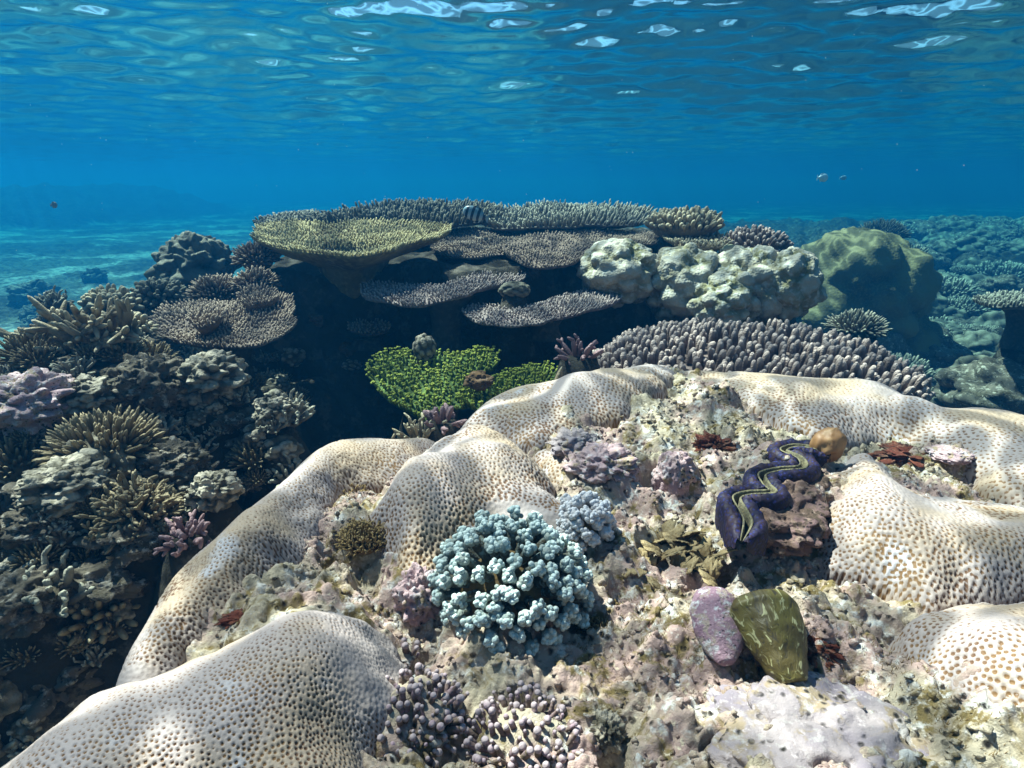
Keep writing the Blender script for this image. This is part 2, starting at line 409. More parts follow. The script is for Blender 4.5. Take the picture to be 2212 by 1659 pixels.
sd = mixc(n, l, ramp(n, l, _nz(6.0), 0.3, 0.7), (0.40, 0.37, 0.31), (0.31, 0.28, 0.23))
sd = mixc(n, l, ramp(n, l, _nz(0.55, 4.0), 0.43, 0.53), sd, (0.11, 0.10, 0.07))
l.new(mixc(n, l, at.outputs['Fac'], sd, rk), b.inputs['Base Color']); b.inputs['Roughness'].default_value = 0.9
b.inputs['Specular IOR Level'].default_value = 0.1
bp = N(n, 'ShaderNodeBump', Strength=0.8, Distance=0.03); l.new(_nz(24.0, 8.0, 0.7), bp.inputs['Height']); l.new(bp.outputs['Normal'], b.inputs['Normal'])
x, y, q = polar(-math.pi, math.pi, 1300, 0.30, 85, 560)
z, rock = seabed_z(x, y)
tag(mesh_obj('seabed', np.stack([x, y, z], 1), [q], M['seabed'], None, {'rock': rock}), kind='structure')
def ground(x, y):
    z, _ = seabed_z(np.array([float(x)]), np.array([float(y)])); return float(z[0])

# ------------------------------------------------------------------ water surface, water body
m, n, l, b = new_mat('water'); M['water'] = m
n.remove(b); out = n['Material Output']
geo = N(n, 'ShaderNodeNewGeometry')
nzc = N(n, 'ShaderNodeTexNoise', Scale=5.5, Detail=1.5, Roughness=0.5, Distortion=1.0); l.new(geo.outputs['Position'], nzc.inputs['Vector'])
# caustic net of sunlight painted as noise into the transparency colour
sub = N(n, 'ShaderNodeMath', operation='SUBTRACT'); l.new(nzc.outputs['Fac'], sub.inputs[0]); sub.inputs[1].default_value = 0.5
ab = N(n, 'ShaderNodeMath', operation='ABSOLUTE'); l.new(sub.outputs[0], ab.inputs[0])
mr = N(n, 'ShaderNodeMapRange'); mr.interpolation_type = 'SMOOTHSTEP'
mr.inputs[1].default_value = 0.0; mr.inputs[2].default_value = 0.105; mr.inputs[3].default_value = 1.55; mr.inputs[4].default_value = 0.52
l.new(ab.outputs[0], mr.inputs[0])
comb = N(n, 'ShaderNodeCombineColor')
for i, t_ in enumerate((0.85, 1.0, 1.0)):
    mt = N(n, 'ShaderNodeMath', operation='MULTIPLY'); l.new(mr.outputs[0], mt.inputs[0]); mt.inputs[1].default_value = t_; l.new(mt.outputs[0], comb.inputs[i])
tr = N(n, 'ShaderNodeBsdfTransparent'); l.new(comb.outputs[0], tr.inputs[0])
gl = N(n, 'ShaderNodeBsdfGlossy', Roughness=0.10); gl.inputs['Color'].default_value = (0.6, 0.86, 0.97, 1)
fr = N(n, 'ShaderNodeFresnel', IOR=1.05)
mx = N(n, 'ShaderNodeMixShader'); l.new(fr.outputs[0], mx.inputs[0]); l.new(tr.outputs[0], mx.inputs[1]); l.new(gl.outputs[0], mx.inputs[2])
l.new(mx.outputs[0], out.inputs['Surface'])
x, y, q = polar(-math.pi, math.pi, 1300, 0.10, 85, 420)
P = xy(x * 0.8, y * 1.15)
r = np.hypot(x, y)
zz = WATER_Z + 0.03 * noise(P, 0.7, 31) + 0.026 * fbm(P, 1.9, 2, 32) + 0.016 * noise(P, 4.6, 35) * (1 - sstep(12, 40, r)) + 0.0075 * noise(P, 11, 36) * (1 - sstep(5, 15, r)) + 0.0018 * noise(P, 27, 37) * (1 - sstep(2, 6, r))
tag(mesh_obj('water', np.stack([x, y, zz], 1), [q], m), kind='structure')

m, n, l, b = new_mat('haze'); n.remove(b)
pv = N(n, 'ShaderNodeVolumePrincipled', Density=WATER_DENSITY, Anisotropy=0.45)
pv.inputs['Color'].default_value = (*WATER_COLOR, 1); pv.inputs['Absorption Color'].default_value = (0, 0.48, 0.52, 1)
l.new(pv.outputs[0], n['Material Output'].inputs['Volume'])
hx, z0, z1 = 88.0, -5.2, WATER_Z + 0.16
hv = [(sx * hx, sy * hx, zz_) for zz_ in (z0, z1) for sx, sy in ((-1, -1), (1, -1), (1, 1), (-1, 1))]
tag(mesh_obj('haze', hv, [np.array([(3, 2, 1, 0), (4, 5, 6, 7), (0, 1, 5, 4), (1, 2, 6, 5), (2, 3, 7, 6), (3, 0, 4, 7)])], m, smooth=False), kind='stuff')

# ------------------------------------------------------------------ foreground mound: rubble rock ringed by brain coral
ZB = -0.46
LOBES = {
 'rim': dict(sp=0.0050, H=.054, R=.10, poly=[(225,1462),(250,1370),(295,1300),(360,1200),(460,1120),(560,1060),(640,992),(720,962),(850,947),(950,937),(930,975),(880,1010),(800,1030),(740,1060),(690,1120),(650,1160),(590,1215),(520,1280),(430,1345),(330,1425)]),
 'hump': dict(sp=0.0064, H=.078, R=.10, poly=[(955,935),(1010,918),(1060,918),(1110,935),(1150,975),(1200,1025),(1260,1060),(1310,1090),(1260,1118),(1180,1125),(1080,1120),(1000,1140),(950,1180),(905,1225),(865,1210),(815,1155),(775,1100),(800,1058),(860,1005),(910,965)]),
 'crest': dict(sp=0.0074, H=.058, R=.09, poly=[(985,922),(1000,900),(1050,855),(1125,830),(1200,836),(1280,820),(1360,790),(1440,783),(1470,800),(1445,835),(1405,875),(1370,900),(1290,915),(1220,935),(1160,950),(1100,935),(1040,920)]),
 'far_rim': dict(sp=0.0078, H=.055, R=.10, poly=[(1455,785),(1520,795),(1600,806),(1700,816),(1790,826),(1850,819),(1930,836),(2010,866),(2100,872),(2150,886),(2300,930),(2420,1010),(2300,1070),(2190,1045),(2110,985),(2000,935),(1900,918),(1830,930),(1740,912),(1640,880),(1570,850),(1510,822)]),
 'right': dict(sp=0.0064, H=.062, R=.085, poly=[(1795,1010),(1825,972),(1880,965),(1925,995),(1970,1035),(2080,1045),(2260,1075),(2380,1150),(2350,1240),(2100,1255),(1990,1250),(1900,1205),(1830,1185),(1775,1130),(1785,1060)]),
 'near_right': dict(sp=0.0062, H=.066, R=.085, poly=[(1985,1300),(2050,1262),(2130,1250),(2300,1250),(2480,1330),(2450,1620),(2230,1590),(2140,1510),(2050,1450),(1990,1390)]),
 'near_left': dict(sp=0.0042, H=.064, R=.11, poly=[(-330,1800),(-120,1655),(30,1555),(190,1440),(320,1425),(440,1372),(560,1302),(620,1268),(650,1240),(700,1235),(760,1260),(830,1300),(860,1340),(860,1400),(895,1430),(885,1475),(840,1510),(805,1570),(825,1659),(800,1850),(-260,1900)]),
 'patch': dict(sp=0.0075, H=.03, R=.05, poly=[(1155,980),(1225,982),(1270,1015),(1285,1055),(1240,1050),(1190,1022)]),
}
OUTLINE = [(-330,1900),(-330,1800),(-115,1660),(35,1563),(200,1450),(262,1370),(305,1305),(365,1205),(465,1125),(565,1065),(645,998),(722,968),(850,952),(985,925),(1003,905),(1053,860),(1128,836),(1200,842),(1280,826),(1360,797),(1460,788),(1520,800),(1600,811),(1700,821),(1790,831),(1850,824),(1930,841),(2010,870),(2100,876),(2300,935),(2420,1010),(2600,1400),(2700,2600),(-400,2600)]
GX0, GY0, GS, GNX, GNY = -1.1, 0.05, 0.006, 470, 330
gx, gy = np.meshgrid(GX0 + GS * np.arange(GNX), GY0 + GS * np.arange(GNY))
def sdf_grid(poly, blur):
    x = gx.ravel(); y = gy.ravel(); inside = np.zeros(len(x), bool); d = np.full(len(x), 1e9); k = len(poly)
    for i in range(k):
        x0, y0 = poly[i]; x1, y1 = poly[(i + 1) % k]
        c = ((y0 > y) != (y1 > y)); inside ^= c & (x < (x1 - x0) * (y - y0) / (y1 - y0 + 1e-12) + x0)
        dx, dy = x1 - x0, y1 - y0; t = np.clip(((x - x0) * dx + (y - y0) * dy) / (dx * dx + dy * dy + 1e-12), 0, 1)
        d = np.minimum(d, np.hypot(x - x0 - t * dx, y - y0 - t * dy))
    g = np.where(inside, d, -d).reshape(GNY, GNX)
    for _ in range(blur):
        p = np.pad(g, 1, mode='edge')
        g = (p[:-2, 1:-1] + p[2:, 1:-1] + p[1:-1, :-2] + p[1:-1, 2:] + 4 * p[1:-1, 1:-1]) / 8
    return g
def sample(g, x, y):
    fx = np.clip((x - GX0) / GS, 0, GNX - 1.001); fy = np.clip((y - GY0) / GS, 0, GNY - 1.001)
    i = fx.astype(int); j = fy.astype(int); a = fx - i; c = fy - j
    return (g[j, i] * (1 - a) + g[j, i + 1] * a) * (1 - c) + (g[j + 1, i] * (1 - a) + g[j + 1, i + 1] * a) * c
def unproj_poly(poly, z): return [tuple(at_z(u, v, z)[:2]) for u, v in smooth_poly(poly, 90)]
def base_z(x, y):
    P = xy(x, y)
    z = ZB + 0.015 * noise(P, 3.0, 41)
    k = at_z(1480, 880, -0.42); z = z + 0.045 * np.exp(-(((x - k[0]) / .22) ** 2 + ((y - k[1]) / .22) ** 2))
    k = at_z(1130, 1500, ZB); z = z - 0.03 * np.exp(-(((x - k[0]) / .10) ** 2 + ((y - k[1]) / .10) ** 2))
    k = at_z(1690, 1070, ZB); z = z + 0.030 * np.exp(-(((x - k[0]) / .13) ** 2 + ((y - k[1]) / .13) ** 2))
    return z
GOUT = sdf_grid(unproj_poly(OUTLINE, ZB + .03), 6)
def rubble_z(x, y):
    P = xy(x, y); d = sample(GOUT, x, y)
    z = base_z(x, y) + 0.022 * fbm(P, 9, 3, 43) + 0.014 * np.abs(fbm(P, 28, 3, 44)) + 0.0045 * fbm(P, 95, 2, 46)
    # small pits and burrows
    pit = np.clip(noise(P, 22, 45) - 0.42, 0, 1); z = z - 0.075 * pit
    return z - np.where(d < 0.05, (0.05 - d) * 1.0 + np.maximum(0, -d) * 3.0, 0)
x, y, q = polar(rad(-66), rad(66), 900, 0.16, 2.3, 620)
z = rubble_z(x, y); keep = (z > -1.35)
q = q[keep[q].all(1)]
def compress(q, *arrs):
    u, inv = np.unique(q, return_inverse=True); return inv.reshape(q.shape), u
q, u = compress(q)
tag(mesh_obj('coral_rock', np.stack([x, y, z], 1)[u], [q], M['rubble']), 'broad encrusted dead coral rock in the foreground, cream and pink rubble between brain coral lobes', 'rock')

LABELS = {
 'rim': 'long pale brain coral ridge along the left edge of the foreground rock',
 'hump': 'pale peaked brain coral hump behind the blue branching coral',
 'crest': 'pale brain coral crest at the back of the rock, beside the green coral',
 'far_rim': 'low wavy brain coral band along the back right, below the purple finger coral',
 'right': 'brain coral lobe right of the giant clam, beneath the brown ball',
 'near_right': 'rounded brain coral lobe cut by the right frame edge, lower right',
 'near_left': 'large swollen brain coral lobe filling the bottom left corner, large round cups',
 'patch': 'small low brain coral patch between the peaked hump and the rubble',
}
xg, yg, qg = polar(rad(-62), rad(60), 1250, 0.17, 1.95, 1050)
def lobe(key):
    d_ = LOBES[key]; H, R = d_['H'], d_['R']
    g = sdf_grid(unproj_poly(d_['poly'], ZB + 0.55 * H), 14)
    d = sample(g, xg, yg)
    d = d + (0.010 * fbm(xy(xg, yg), 16, 3, 90)) * sstep(0.0, 0.05, sample(GOUT, xg, yg) - 0.02)
    near = d > -0.11
    q = qg[near[qg].all(1)]; q, u = compress(q); x = xg[u]; y = yg[u]; d = d[u]; P = xy(x, y)
    t = np.clip(d / R, 0, 1); prof = 0.55 * (1 - (1 - t) ** 2.0) + 0.45 * np.sqrt(np.maximum(0, 1 - (1 - t) ** 2))
    s = abs(hash(key)) % 7 if False else len(key)
    und = 0.021 * noise(P, 6.5, 60 + s) + 0.008 * noise(P, 15, 61 + s)
    z = base_z(x, y) - 0.004 + H * prof + und * sstep(0, .06, d) + np.minimum(d, 0) * 3.2
    # normals of the height field, then cups pressed in along them
    V = np.stack([x, y, z], 1)
    me = V
    e1 = V[q[:, 1]] - V[q[:, 0]]; e2 = V[q[:, 3]] - V[q[:, 0]]; fn = np.cross(e1, e2)
    nn = np.zeros_like(V)
    for k in range(4): np.add.at(nn, q[:, k], fn)
    nn /= np.linalg.norm(nn, axis=1, keepdims=True) + 1e-12
    nn[nn[:, 2] < 0] *= -1
    live = (d > -0.05)
    cand = np.nonzero(live)[0]
    # area weighted candidates
    wgt = np.zeros(len(V)); ar = np.linalg.norm(fn, axis=1)
    for k in range(4): np.add.at(wgt, q[:, k], ar)
    wgt = wgt[cand]; area = ar[live[q].all(1)].sum()
    sp = d_['sp']
    ncand = int(min(len(cand), area / sp ** 2 * 7))
    pick = rng.choice(cand, size=ncand, replace=False, p=wgt / wgt.sum())
    C = V[pick] + rng.normal(size=(len(pick), 3)) * 0.0006
    ki = poisson(C, sp * 0.86, np.arange(len(C))); C = C[ki]
    kd = kdtree.KDTree(len(C))
    for i, p in enumerate(C): kd.insert(p, i)
    kd.balance()
    f1 = np.full(len(V), 1.0)
    fnd = kd.find
    cl = V[cand].tolist()
    f1[cand] = [fnd(p)[2] for p in cl]
    rr = sp * 1.1 * (0.365 - 2.4 * und - 0.05 * sstep(.5, 1, prof)).clip(.27, .43) * (1 + 0.2 * noise(P, 30, 77))
    pit = 1 - sstep(0.55, 1.25, f1 / rr)
    # some bald worn patches without cups
    pit = pit * (1 - 0.9 * sstep(0.52, 0.66, noise(np.stack([x, y, z], 1), 11, 81)))
    V = V - nn * (0.26 * sp * pit)[:, None]
    V = V + nn * (0.0006 * sstep(0.8, 1.6, f1 / rr))[:, None]
    o = mesh_obj('brain_coral', V, [q], M['brain'], None, {'pit': pit})
    return tag(o, LABELS[key], 'brain coral', 'brain coral lobes on the foreground rock')
for key in LOBES: lobe(key)

def mound_z(x, y):
    xa = np.array([float(x)]); ya = np.array([float(y)]); return float(rubble_z(xa, ya)[0])
def on_mound(u, v, dz=0.0):
    p = at_z(u, v, ZB)
    for _ in range(4): p = at_z(u, v, mound_z(p[0], p[1]) + dz)
    return p

# ------------------------------------------------------------------ coral builders
def lump(acc, c, radii, lobes=0, amp=0.25, seed=1, nz=0.06, nfreq=6.0, res=(72, 40), zmin=-0.6, tip_from_lobes=True, rot=0.0, size_var=0.0):
    """a rounded body whose surface swells into lobes"""
    nu, nv = res; r = np.random.default_rng(seed)
    V, qd, tr = sphere_template(nu, nv)
    D = V.copy(); h = np.zeros(len(V)); tip = np.full(len(V), 0.5)
    if lobes:
        amp = min(amp, 1.7 / math.sqrt(lobes))
        L = fib(lobes) + r.normal(size=(lobes, 3)) * (0.55 / math.sqrt(lobes)); L /= np.linalg.norm(L, axis=1, keepdims=True)
        s = 2.3 / math.sqrt(lobes) * (1 + size_var * r.uniform(-1, 1, lobes))
        ds = np.arccos(np.clip(D @ L.T, -1, 1)) / s[None]
        la = (0.7 + 0.6 * r.random(lobes)) if size_var else np.ones(lobes)
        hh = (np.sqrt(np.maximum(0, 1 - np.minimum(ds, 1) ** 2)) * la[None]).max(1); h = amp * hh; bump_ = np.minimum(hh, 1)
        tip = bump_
    h = h + nz * fbm(D + seed * 3.7, nfreq / 3.0, 3, seed)
    Q = D * (1 - amp * 0.6 + h)[:, None] * np.asarray(radii)[None]
    cz, sz = math.cos(rot), math.sin(rot); Q = np.stack([Q[:, 0] * cz - Q[:, 1] * sz, Q[:, 0] * sz + Q[:, 1] * cz, Q[:, 2]], 1)
    acc.add(Q + np.asarray(c), [qd, tr], tip)
    return Q + np.asarray(c)

def lump_thing(name, c, radii, label, cat, mat, group=None, **kw):
    a = Acc(); lump(a, (0, 0, 0), radii, **kw); o = a.build(name, mat); o.location = c
    return tag(o, label, cat, group)

def dome_coral(name, c, radii, n, r, L, label, cat, mat, group=None, seed=1, zmin=0.0, spread=0.5, sides=6, prof=BLUNT, basemat=None, wob=0.04, side=0, Lvar=0.3):
    """a cushion of branches standing on a hidden base; c is the base point"""
    g = np.random.default_rng(seed); radii = np.asarray(radii, float)
    root = thing(name, c, label, cat, group)
    a = Acc(); lump(a, (0, 0, 0), radii * 0.97, 0, 0, seed, 0.05, 5.0, (32, 18)); a.build('base', basemat or mat, root)
    D = fib(n, zmin) + g.normal(size=(n, 3)) * (0.5 / math.sqrt(n)); D /= np.linalg.norm(D, axis=1, keepdims=True)
    lowf = 1 + 0.10 * noise(D + seed, 2.2, seed)
    P = D * radii * lowf[:, None]
    Dn = D / radii; Dn /= np.linalg.norm(Dn, axis=1, keepdims=True)
    dirs = Dn * spread + np.array([0, 0, 1 - spread]) + g.normal(size=(n, 3)) * 0.12
    dirs /= np.linalg.norm(dirs, axis=1, keepdims=True)
    Ls = L * (1 + Lvar * g.uniform(-1, 1, n)); Rs = r * (1 + 0.2 * g.uniform(-1, 1, n))
    a = Acc(); fingers(a, P - dirs * 0.1 * L, dirs, Rs, Ls, sides, prof, seed=seed, wob=wob)
    if side:
        idx = np.repeat(np.arange(n), side); t = g.uniform(0.35, 0.85, len(idx))
        dd = dirs[idx] * 0.7 + g.normal(size=(len(idx), 3)) * 0.6
        fingers(a, P[idx] + dirs[idx] * (Ls[idx] * t)[:, None], dd, Rs[idx] * 0.7, Ls[idx] * 0.32, max(5, sides - 1), STUB, 0.5, 1.0, seed + 1)
    a.build('branches', mat, root)
    return root

def plate_part(name, poly, ymap, mat, parent, origin, bowl=0.0, spacing=0.011, br=0.0042, bl=0.016, seed=1, thick=0.05, nz=0.012, out=0.7, sides=5, prof=THIN, rosette=0, rim=0.0, center=None, hollow=0.0):
    """flat coral plate with its own outline, thickness and a carpet of upright branchlets.
    ymap = (v_near, Y_near, v_far, Y_far): how far away the near and the far edge lie"""
    g = np.random.default_rng(seed)
    v1, Y1, v2, Y2 = ymap
    B = np.array([at_y(u, v, Y1 + (Y2 - Y1) * (v - v1) / (v2 - v1)) for u, v in smooth_poly(poly, 110)])
    B = B + 0.012 * np.stack([noise(B, 14, seed), noise(B, 14, seed + 1), 0 * B[:, 0]], 1)
    C = B.mean(0) if center is None else at_y(center[0], center[1], Y1 + (Y2 - Y1) * (center[1] - v1) / (v2 - v1))
    nb = len(B)
    def top(rho, k):
        k0 = np.floor(k).astype(int) % nb; k1 = (k0 + 1) % nb; f = (k - np.floor(k))[:, None]
        E = B[k0] * (1 - f) + B[k1] * f
        p = C + (E - C) * rho[:, None]
        p[:, 2] += -bowl * (1 - rho ** 2) + nz * fbm(p, 5, 3, seed) * (0.3 + 0.7 * (1 - rho)) + rim * rho ** 6 - hollow * np.exp(-(rho / .30) ** 6)
        o = E - C; o[:, 2] = 0; o /= np.linalg.norm(o, axis=1, keepdims=True) + 1e-9
        return p, o
    rings = [0.03, 0.12, 0.25, 0.38, 0.5, 0.62, 0.73, 0.83, 0.91, 0.97, 1.0]
    V = []; kk = np.arange(nb, dtype=float)
    for rr in rings: V.append(top(np.full(nb, rr), kk)[0])
    for rr in rings[::-1]:
        p = top(np.full(nb, rr), kk)[0]; p[:, 2] -= 0.006 + thick * (1 - rr) ** 0.8 + 0.004 * noise(p, 20, seed + 5); V.append(p)
    nr = len(V); V = np.concatenate(V)
    i = np.arange(nr * nb).reshape(nr, nb)
    q = np.stack([i[:-1].ravel(), np.roll(i, -1, 1)[:-1].ravel(), np.roll(i, -1, 1)[1:].ravel(), i[1:].ravel()], 1)
    a = Acc(); a.add(V, [q, np.array([list(i[0][::-1])])], 0.0)
    # branchlets
    area = 0.5 * abs(np.sum(B[:, 0] * np.roll(B[:, 1], -1) - np.roll(B[:, 0], -1) * B[:, 1]))
    nc = int(area / spacing ** 2 * 6) + nb * 3
    rho = np.sqrt(g.random(nc)); k = g.random(nc) * nb
    rho[:nb * 3] = 0.985 + 0.015 * g.random(nb * 3)
    Pn, O = top(rho, k)
    ki = poisson(Pn, spacing, np.arange(nc)); Pn = Pn[ki]; O = O[ki]; rho = rho[ki]
    d = np.array([0, 0, 1.0])[None] + O * (out * rho ** 3)[:, None] + g.normal(size=(len(Pn), 3)) * 0.16
    d /= np.linalg.norm(d, axis=1, keepdims=True)
    Ls = bl * (1 + 0.35 * g.uniform(-1, 1, len(Pn))) * (1 + 0.35 * noise(Pn, 9, seed + 3))
    fingers(a, Pn - d * 0.003, d, br * (1 + .2 * g.uniform(-1, 1, len(Pn))), Ls, sides, prof, 0.15, 1.0, seed=seed)
    if rosette:
        tips = Pn + d * Ls[:, None] * 0.9
        idx = np.repeat(np.arange(len(Pn)), rosette)
        off = g.normal(size=(len(idx), 3)); off /= np.linalg.norm(off, axis=1, keepdims=True); off[:, 2] = np.abs(off[:, 2]) * 0.8
        dd = off + d[idx] * 0.6
        fingers(a, tips[idx], dd, br * 0.55, br * 1.6, 4, STUB, 0.6, 1.0, seed + 2)
    o = a.build(name, mat, parent, origin)
    return o, C

def stalk_part(mat, parent, origin, C, zdown, r=0.06, thick=0.04):
    a = Acc(); k = 20
    prof = [(0.0, r * 2.2), (0.2, r * 1.3), (0.5, r), (1.0, r * 1.5)]
    V = []
    for t, rr in prof:
        an = np.arange(k) * 2 * math.pi / k; rad_ = rr * (1 + 0.15 * np.sin(3 * an + t * 4))
        V.append(np.stack([C[0] + rad_ * np.cos(an), C[1] + rad_ * np.sin(an), np.full(k, C[2] - thick * 0.6 - t * zdown)], 1))
    i = np.arange(len(prof) * k).reshape(len(prof), k); r1 = np.roll(i, -1, 1)
    a.add(np.concatenate(V), [np.stack([i[:-1].ravel(), i[1:].ravel(), r1[1:].ravel(), r1[:-1].ravel()], 1)], 0.0)
    return a.build('stalk', mat, parent, origin)

def table(label, polys, ymaps, mat, zdown=0.3, cat='table coral', group='table corals of the reef', name='table_coral', **kw):
    if not isinstance(polys[0], list): polys = [polys]; ymaps = [ymaps]
    v1, Y1, v2, Y2 = ymaps[0]; pc = np.mean(np.array(polys[0], float), 0); o0 = at_y(pc[0], pc[1], Y1 + (Y2 - Y1) * (pc[1] - v1) / (v2 - v1))
    base = o0 + np.array([0, 0, -zdown])
    root = thing(name, base, label, cat, group)
    for i, (p, ym) in enumerate(zip(polys, ymaps)):
        kw2 = dict(kw); kw2['seed'] = kw.get('seed', 1) + 7 * i
        o, C = plate_part('plate', p, ym, mat, root, base, **kw2)
        if i == 0: stalk_part(M['dark'], root, base, C, zdown, thick=kw.get('thick', .05), r=0.05)
    return root

# ------------------------------------------------------------------ table corals
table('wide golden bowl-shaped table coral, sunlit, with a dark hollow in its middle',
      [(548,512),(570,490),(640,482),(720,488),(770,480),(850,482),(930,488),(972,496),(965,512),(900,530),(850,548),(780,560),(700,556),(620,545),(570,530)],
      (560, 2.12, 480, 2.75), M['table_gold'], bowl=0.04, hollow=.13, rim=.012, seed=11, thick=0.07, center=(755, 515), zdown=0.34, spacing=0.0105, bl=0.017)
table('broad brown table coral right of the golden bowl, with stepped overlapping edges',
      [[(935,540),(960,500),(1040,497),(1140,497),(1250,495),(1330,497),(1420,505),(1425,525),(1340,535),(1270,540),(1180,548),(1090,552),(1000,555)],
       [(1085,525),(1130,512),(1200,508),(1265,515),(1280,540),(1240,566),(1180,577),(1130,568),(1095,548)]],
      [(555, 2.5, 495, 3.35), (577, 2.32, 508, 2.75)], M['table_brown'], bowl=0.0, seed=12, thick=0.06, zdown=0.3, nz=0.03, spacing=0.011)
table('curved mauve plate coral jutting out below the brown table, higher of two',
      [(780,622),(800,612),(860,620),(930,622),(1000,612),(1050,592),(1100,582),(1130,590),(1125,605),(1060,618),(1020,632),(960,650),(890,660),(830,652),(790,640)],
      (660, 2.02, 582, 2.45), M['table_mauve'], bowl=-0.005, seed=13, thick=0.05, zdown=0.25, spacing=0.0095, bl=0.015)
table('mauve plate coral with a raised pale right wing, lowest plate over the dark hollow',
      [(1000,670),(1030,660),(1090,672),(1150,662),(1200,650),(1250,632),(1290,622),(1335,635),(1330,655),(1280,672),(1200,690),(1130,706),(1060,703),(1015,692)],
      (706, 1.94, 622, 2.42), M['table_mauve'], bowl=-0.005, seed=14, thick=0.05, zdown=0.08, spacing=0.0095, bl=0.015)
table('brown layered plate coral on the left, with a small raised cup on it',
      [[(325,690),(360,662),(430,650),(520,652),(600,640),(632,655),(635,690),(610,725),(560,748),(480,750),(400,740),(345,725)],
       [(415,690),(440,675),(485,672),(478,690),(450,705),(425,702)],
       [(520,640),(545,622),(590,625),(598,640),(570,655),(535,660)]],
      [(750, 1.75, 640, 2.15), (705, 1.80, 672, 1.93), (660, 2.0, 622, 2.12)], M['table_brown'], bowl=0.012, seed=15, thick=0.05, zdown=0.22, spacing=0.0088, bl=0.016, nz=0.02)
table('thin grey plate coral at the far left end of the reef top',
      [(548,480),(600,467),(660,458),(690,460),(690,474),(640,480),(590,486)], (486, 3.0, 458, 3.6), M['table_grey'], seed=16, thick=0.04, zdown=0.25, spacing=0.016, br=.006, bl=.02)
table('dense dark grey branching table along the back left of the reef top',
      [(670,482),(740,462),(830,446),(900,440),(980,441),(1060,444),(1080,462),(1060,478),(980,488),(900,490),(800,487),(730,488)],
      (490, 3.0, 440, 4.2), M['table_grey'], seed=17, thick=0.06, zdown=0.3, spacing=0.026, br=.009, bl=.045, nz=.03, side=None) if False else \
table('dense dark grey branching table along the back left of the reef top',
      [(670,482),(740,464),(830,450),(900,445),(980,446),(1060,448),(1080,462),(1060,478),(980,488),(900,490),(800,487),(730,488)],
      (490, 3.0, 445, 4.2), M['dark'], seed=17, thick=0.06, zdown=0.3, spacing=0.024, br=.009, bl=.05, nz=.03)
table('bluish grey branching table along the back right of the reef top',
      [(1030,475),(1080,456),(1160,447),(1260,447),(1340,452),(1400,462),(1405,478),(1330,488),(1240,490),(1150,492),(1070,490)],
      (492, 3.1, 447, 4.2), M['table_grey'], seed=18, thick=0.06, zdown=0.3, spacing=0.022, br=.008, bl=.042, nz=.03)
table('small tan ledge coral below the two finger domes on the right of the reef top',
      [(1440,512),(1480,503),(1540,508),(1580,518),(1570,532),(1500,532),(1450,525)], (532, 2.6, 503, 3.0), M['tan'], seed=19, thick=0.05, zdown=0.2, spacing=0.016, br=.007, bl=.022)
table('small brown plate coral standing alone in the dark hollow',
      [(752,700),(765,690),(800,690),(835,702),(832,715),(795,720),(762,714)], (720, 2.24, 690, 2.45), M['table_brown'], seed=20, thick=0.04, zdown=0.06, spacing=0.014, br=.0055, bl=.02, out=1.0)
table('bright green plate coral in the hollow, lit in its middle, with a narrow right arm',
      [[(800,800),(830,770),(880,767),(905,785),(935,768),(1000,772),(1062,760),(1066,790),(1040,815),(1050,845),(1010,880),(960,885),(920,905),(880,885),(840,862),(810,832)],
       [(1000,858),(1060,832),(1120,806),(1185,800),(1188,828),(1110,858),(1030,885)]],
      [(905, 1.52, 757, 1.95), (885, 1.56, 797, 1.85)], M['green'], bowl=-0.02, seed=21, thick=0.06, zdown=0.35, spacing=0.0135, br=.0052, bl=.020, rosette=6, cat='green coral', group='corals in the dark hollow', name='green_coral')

# finger corals
p = at_y(1602, 775, 1.86)
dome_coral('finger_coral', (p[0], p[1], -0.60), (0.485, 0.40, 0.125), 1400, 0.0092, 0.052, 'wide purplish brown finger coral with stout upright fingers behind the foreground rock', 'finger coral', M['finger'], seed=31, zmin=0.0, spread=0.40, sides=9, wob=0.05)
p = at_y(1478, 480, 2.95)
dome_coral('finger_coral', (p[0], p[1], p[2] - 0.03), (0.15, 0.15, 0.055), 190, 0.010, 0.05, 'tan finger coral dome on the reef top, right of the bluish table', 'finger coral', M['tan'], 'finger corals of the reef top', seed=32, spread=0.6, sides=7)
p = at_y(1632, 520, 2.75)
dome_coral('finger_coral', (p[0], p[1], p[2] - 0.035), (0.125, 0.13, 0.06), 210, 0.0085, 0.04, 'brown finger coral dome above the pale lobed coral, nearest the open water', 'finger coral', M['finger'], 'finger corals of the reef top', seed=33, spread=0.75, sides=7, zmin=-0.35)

# pale lobed coral
p = at_y(1500, 625, 2.5)
root = thing('lobed_coral', (p[0], p[1], -0.62), 'pale grey lobed boulder coral, lumpy, behind the purple finger coral', 'boulder coral')
for i, (u, v, Y, rx, rz, lb, sd) in enumerate([(1340,590,2.45,.155,.125,40,1),(1480,615,2.42,.17,.15,50,2),(1610,620,2.36,.17,.145,52,3),(1700,615,2.28,.12,.125,28,4),(1560,655,2.25,.12,.10,32,5)]):
    a = Acc(); c = at_y(u, v, Y); lump(a, c, (rx, rx * .95, rz), lb, 0.20, 40 + sd, 0.10, 11, (120, 64), size_var=0.4); a.build('lobe', M['porites'], root, origin=(p[0], p[1], -0.62))

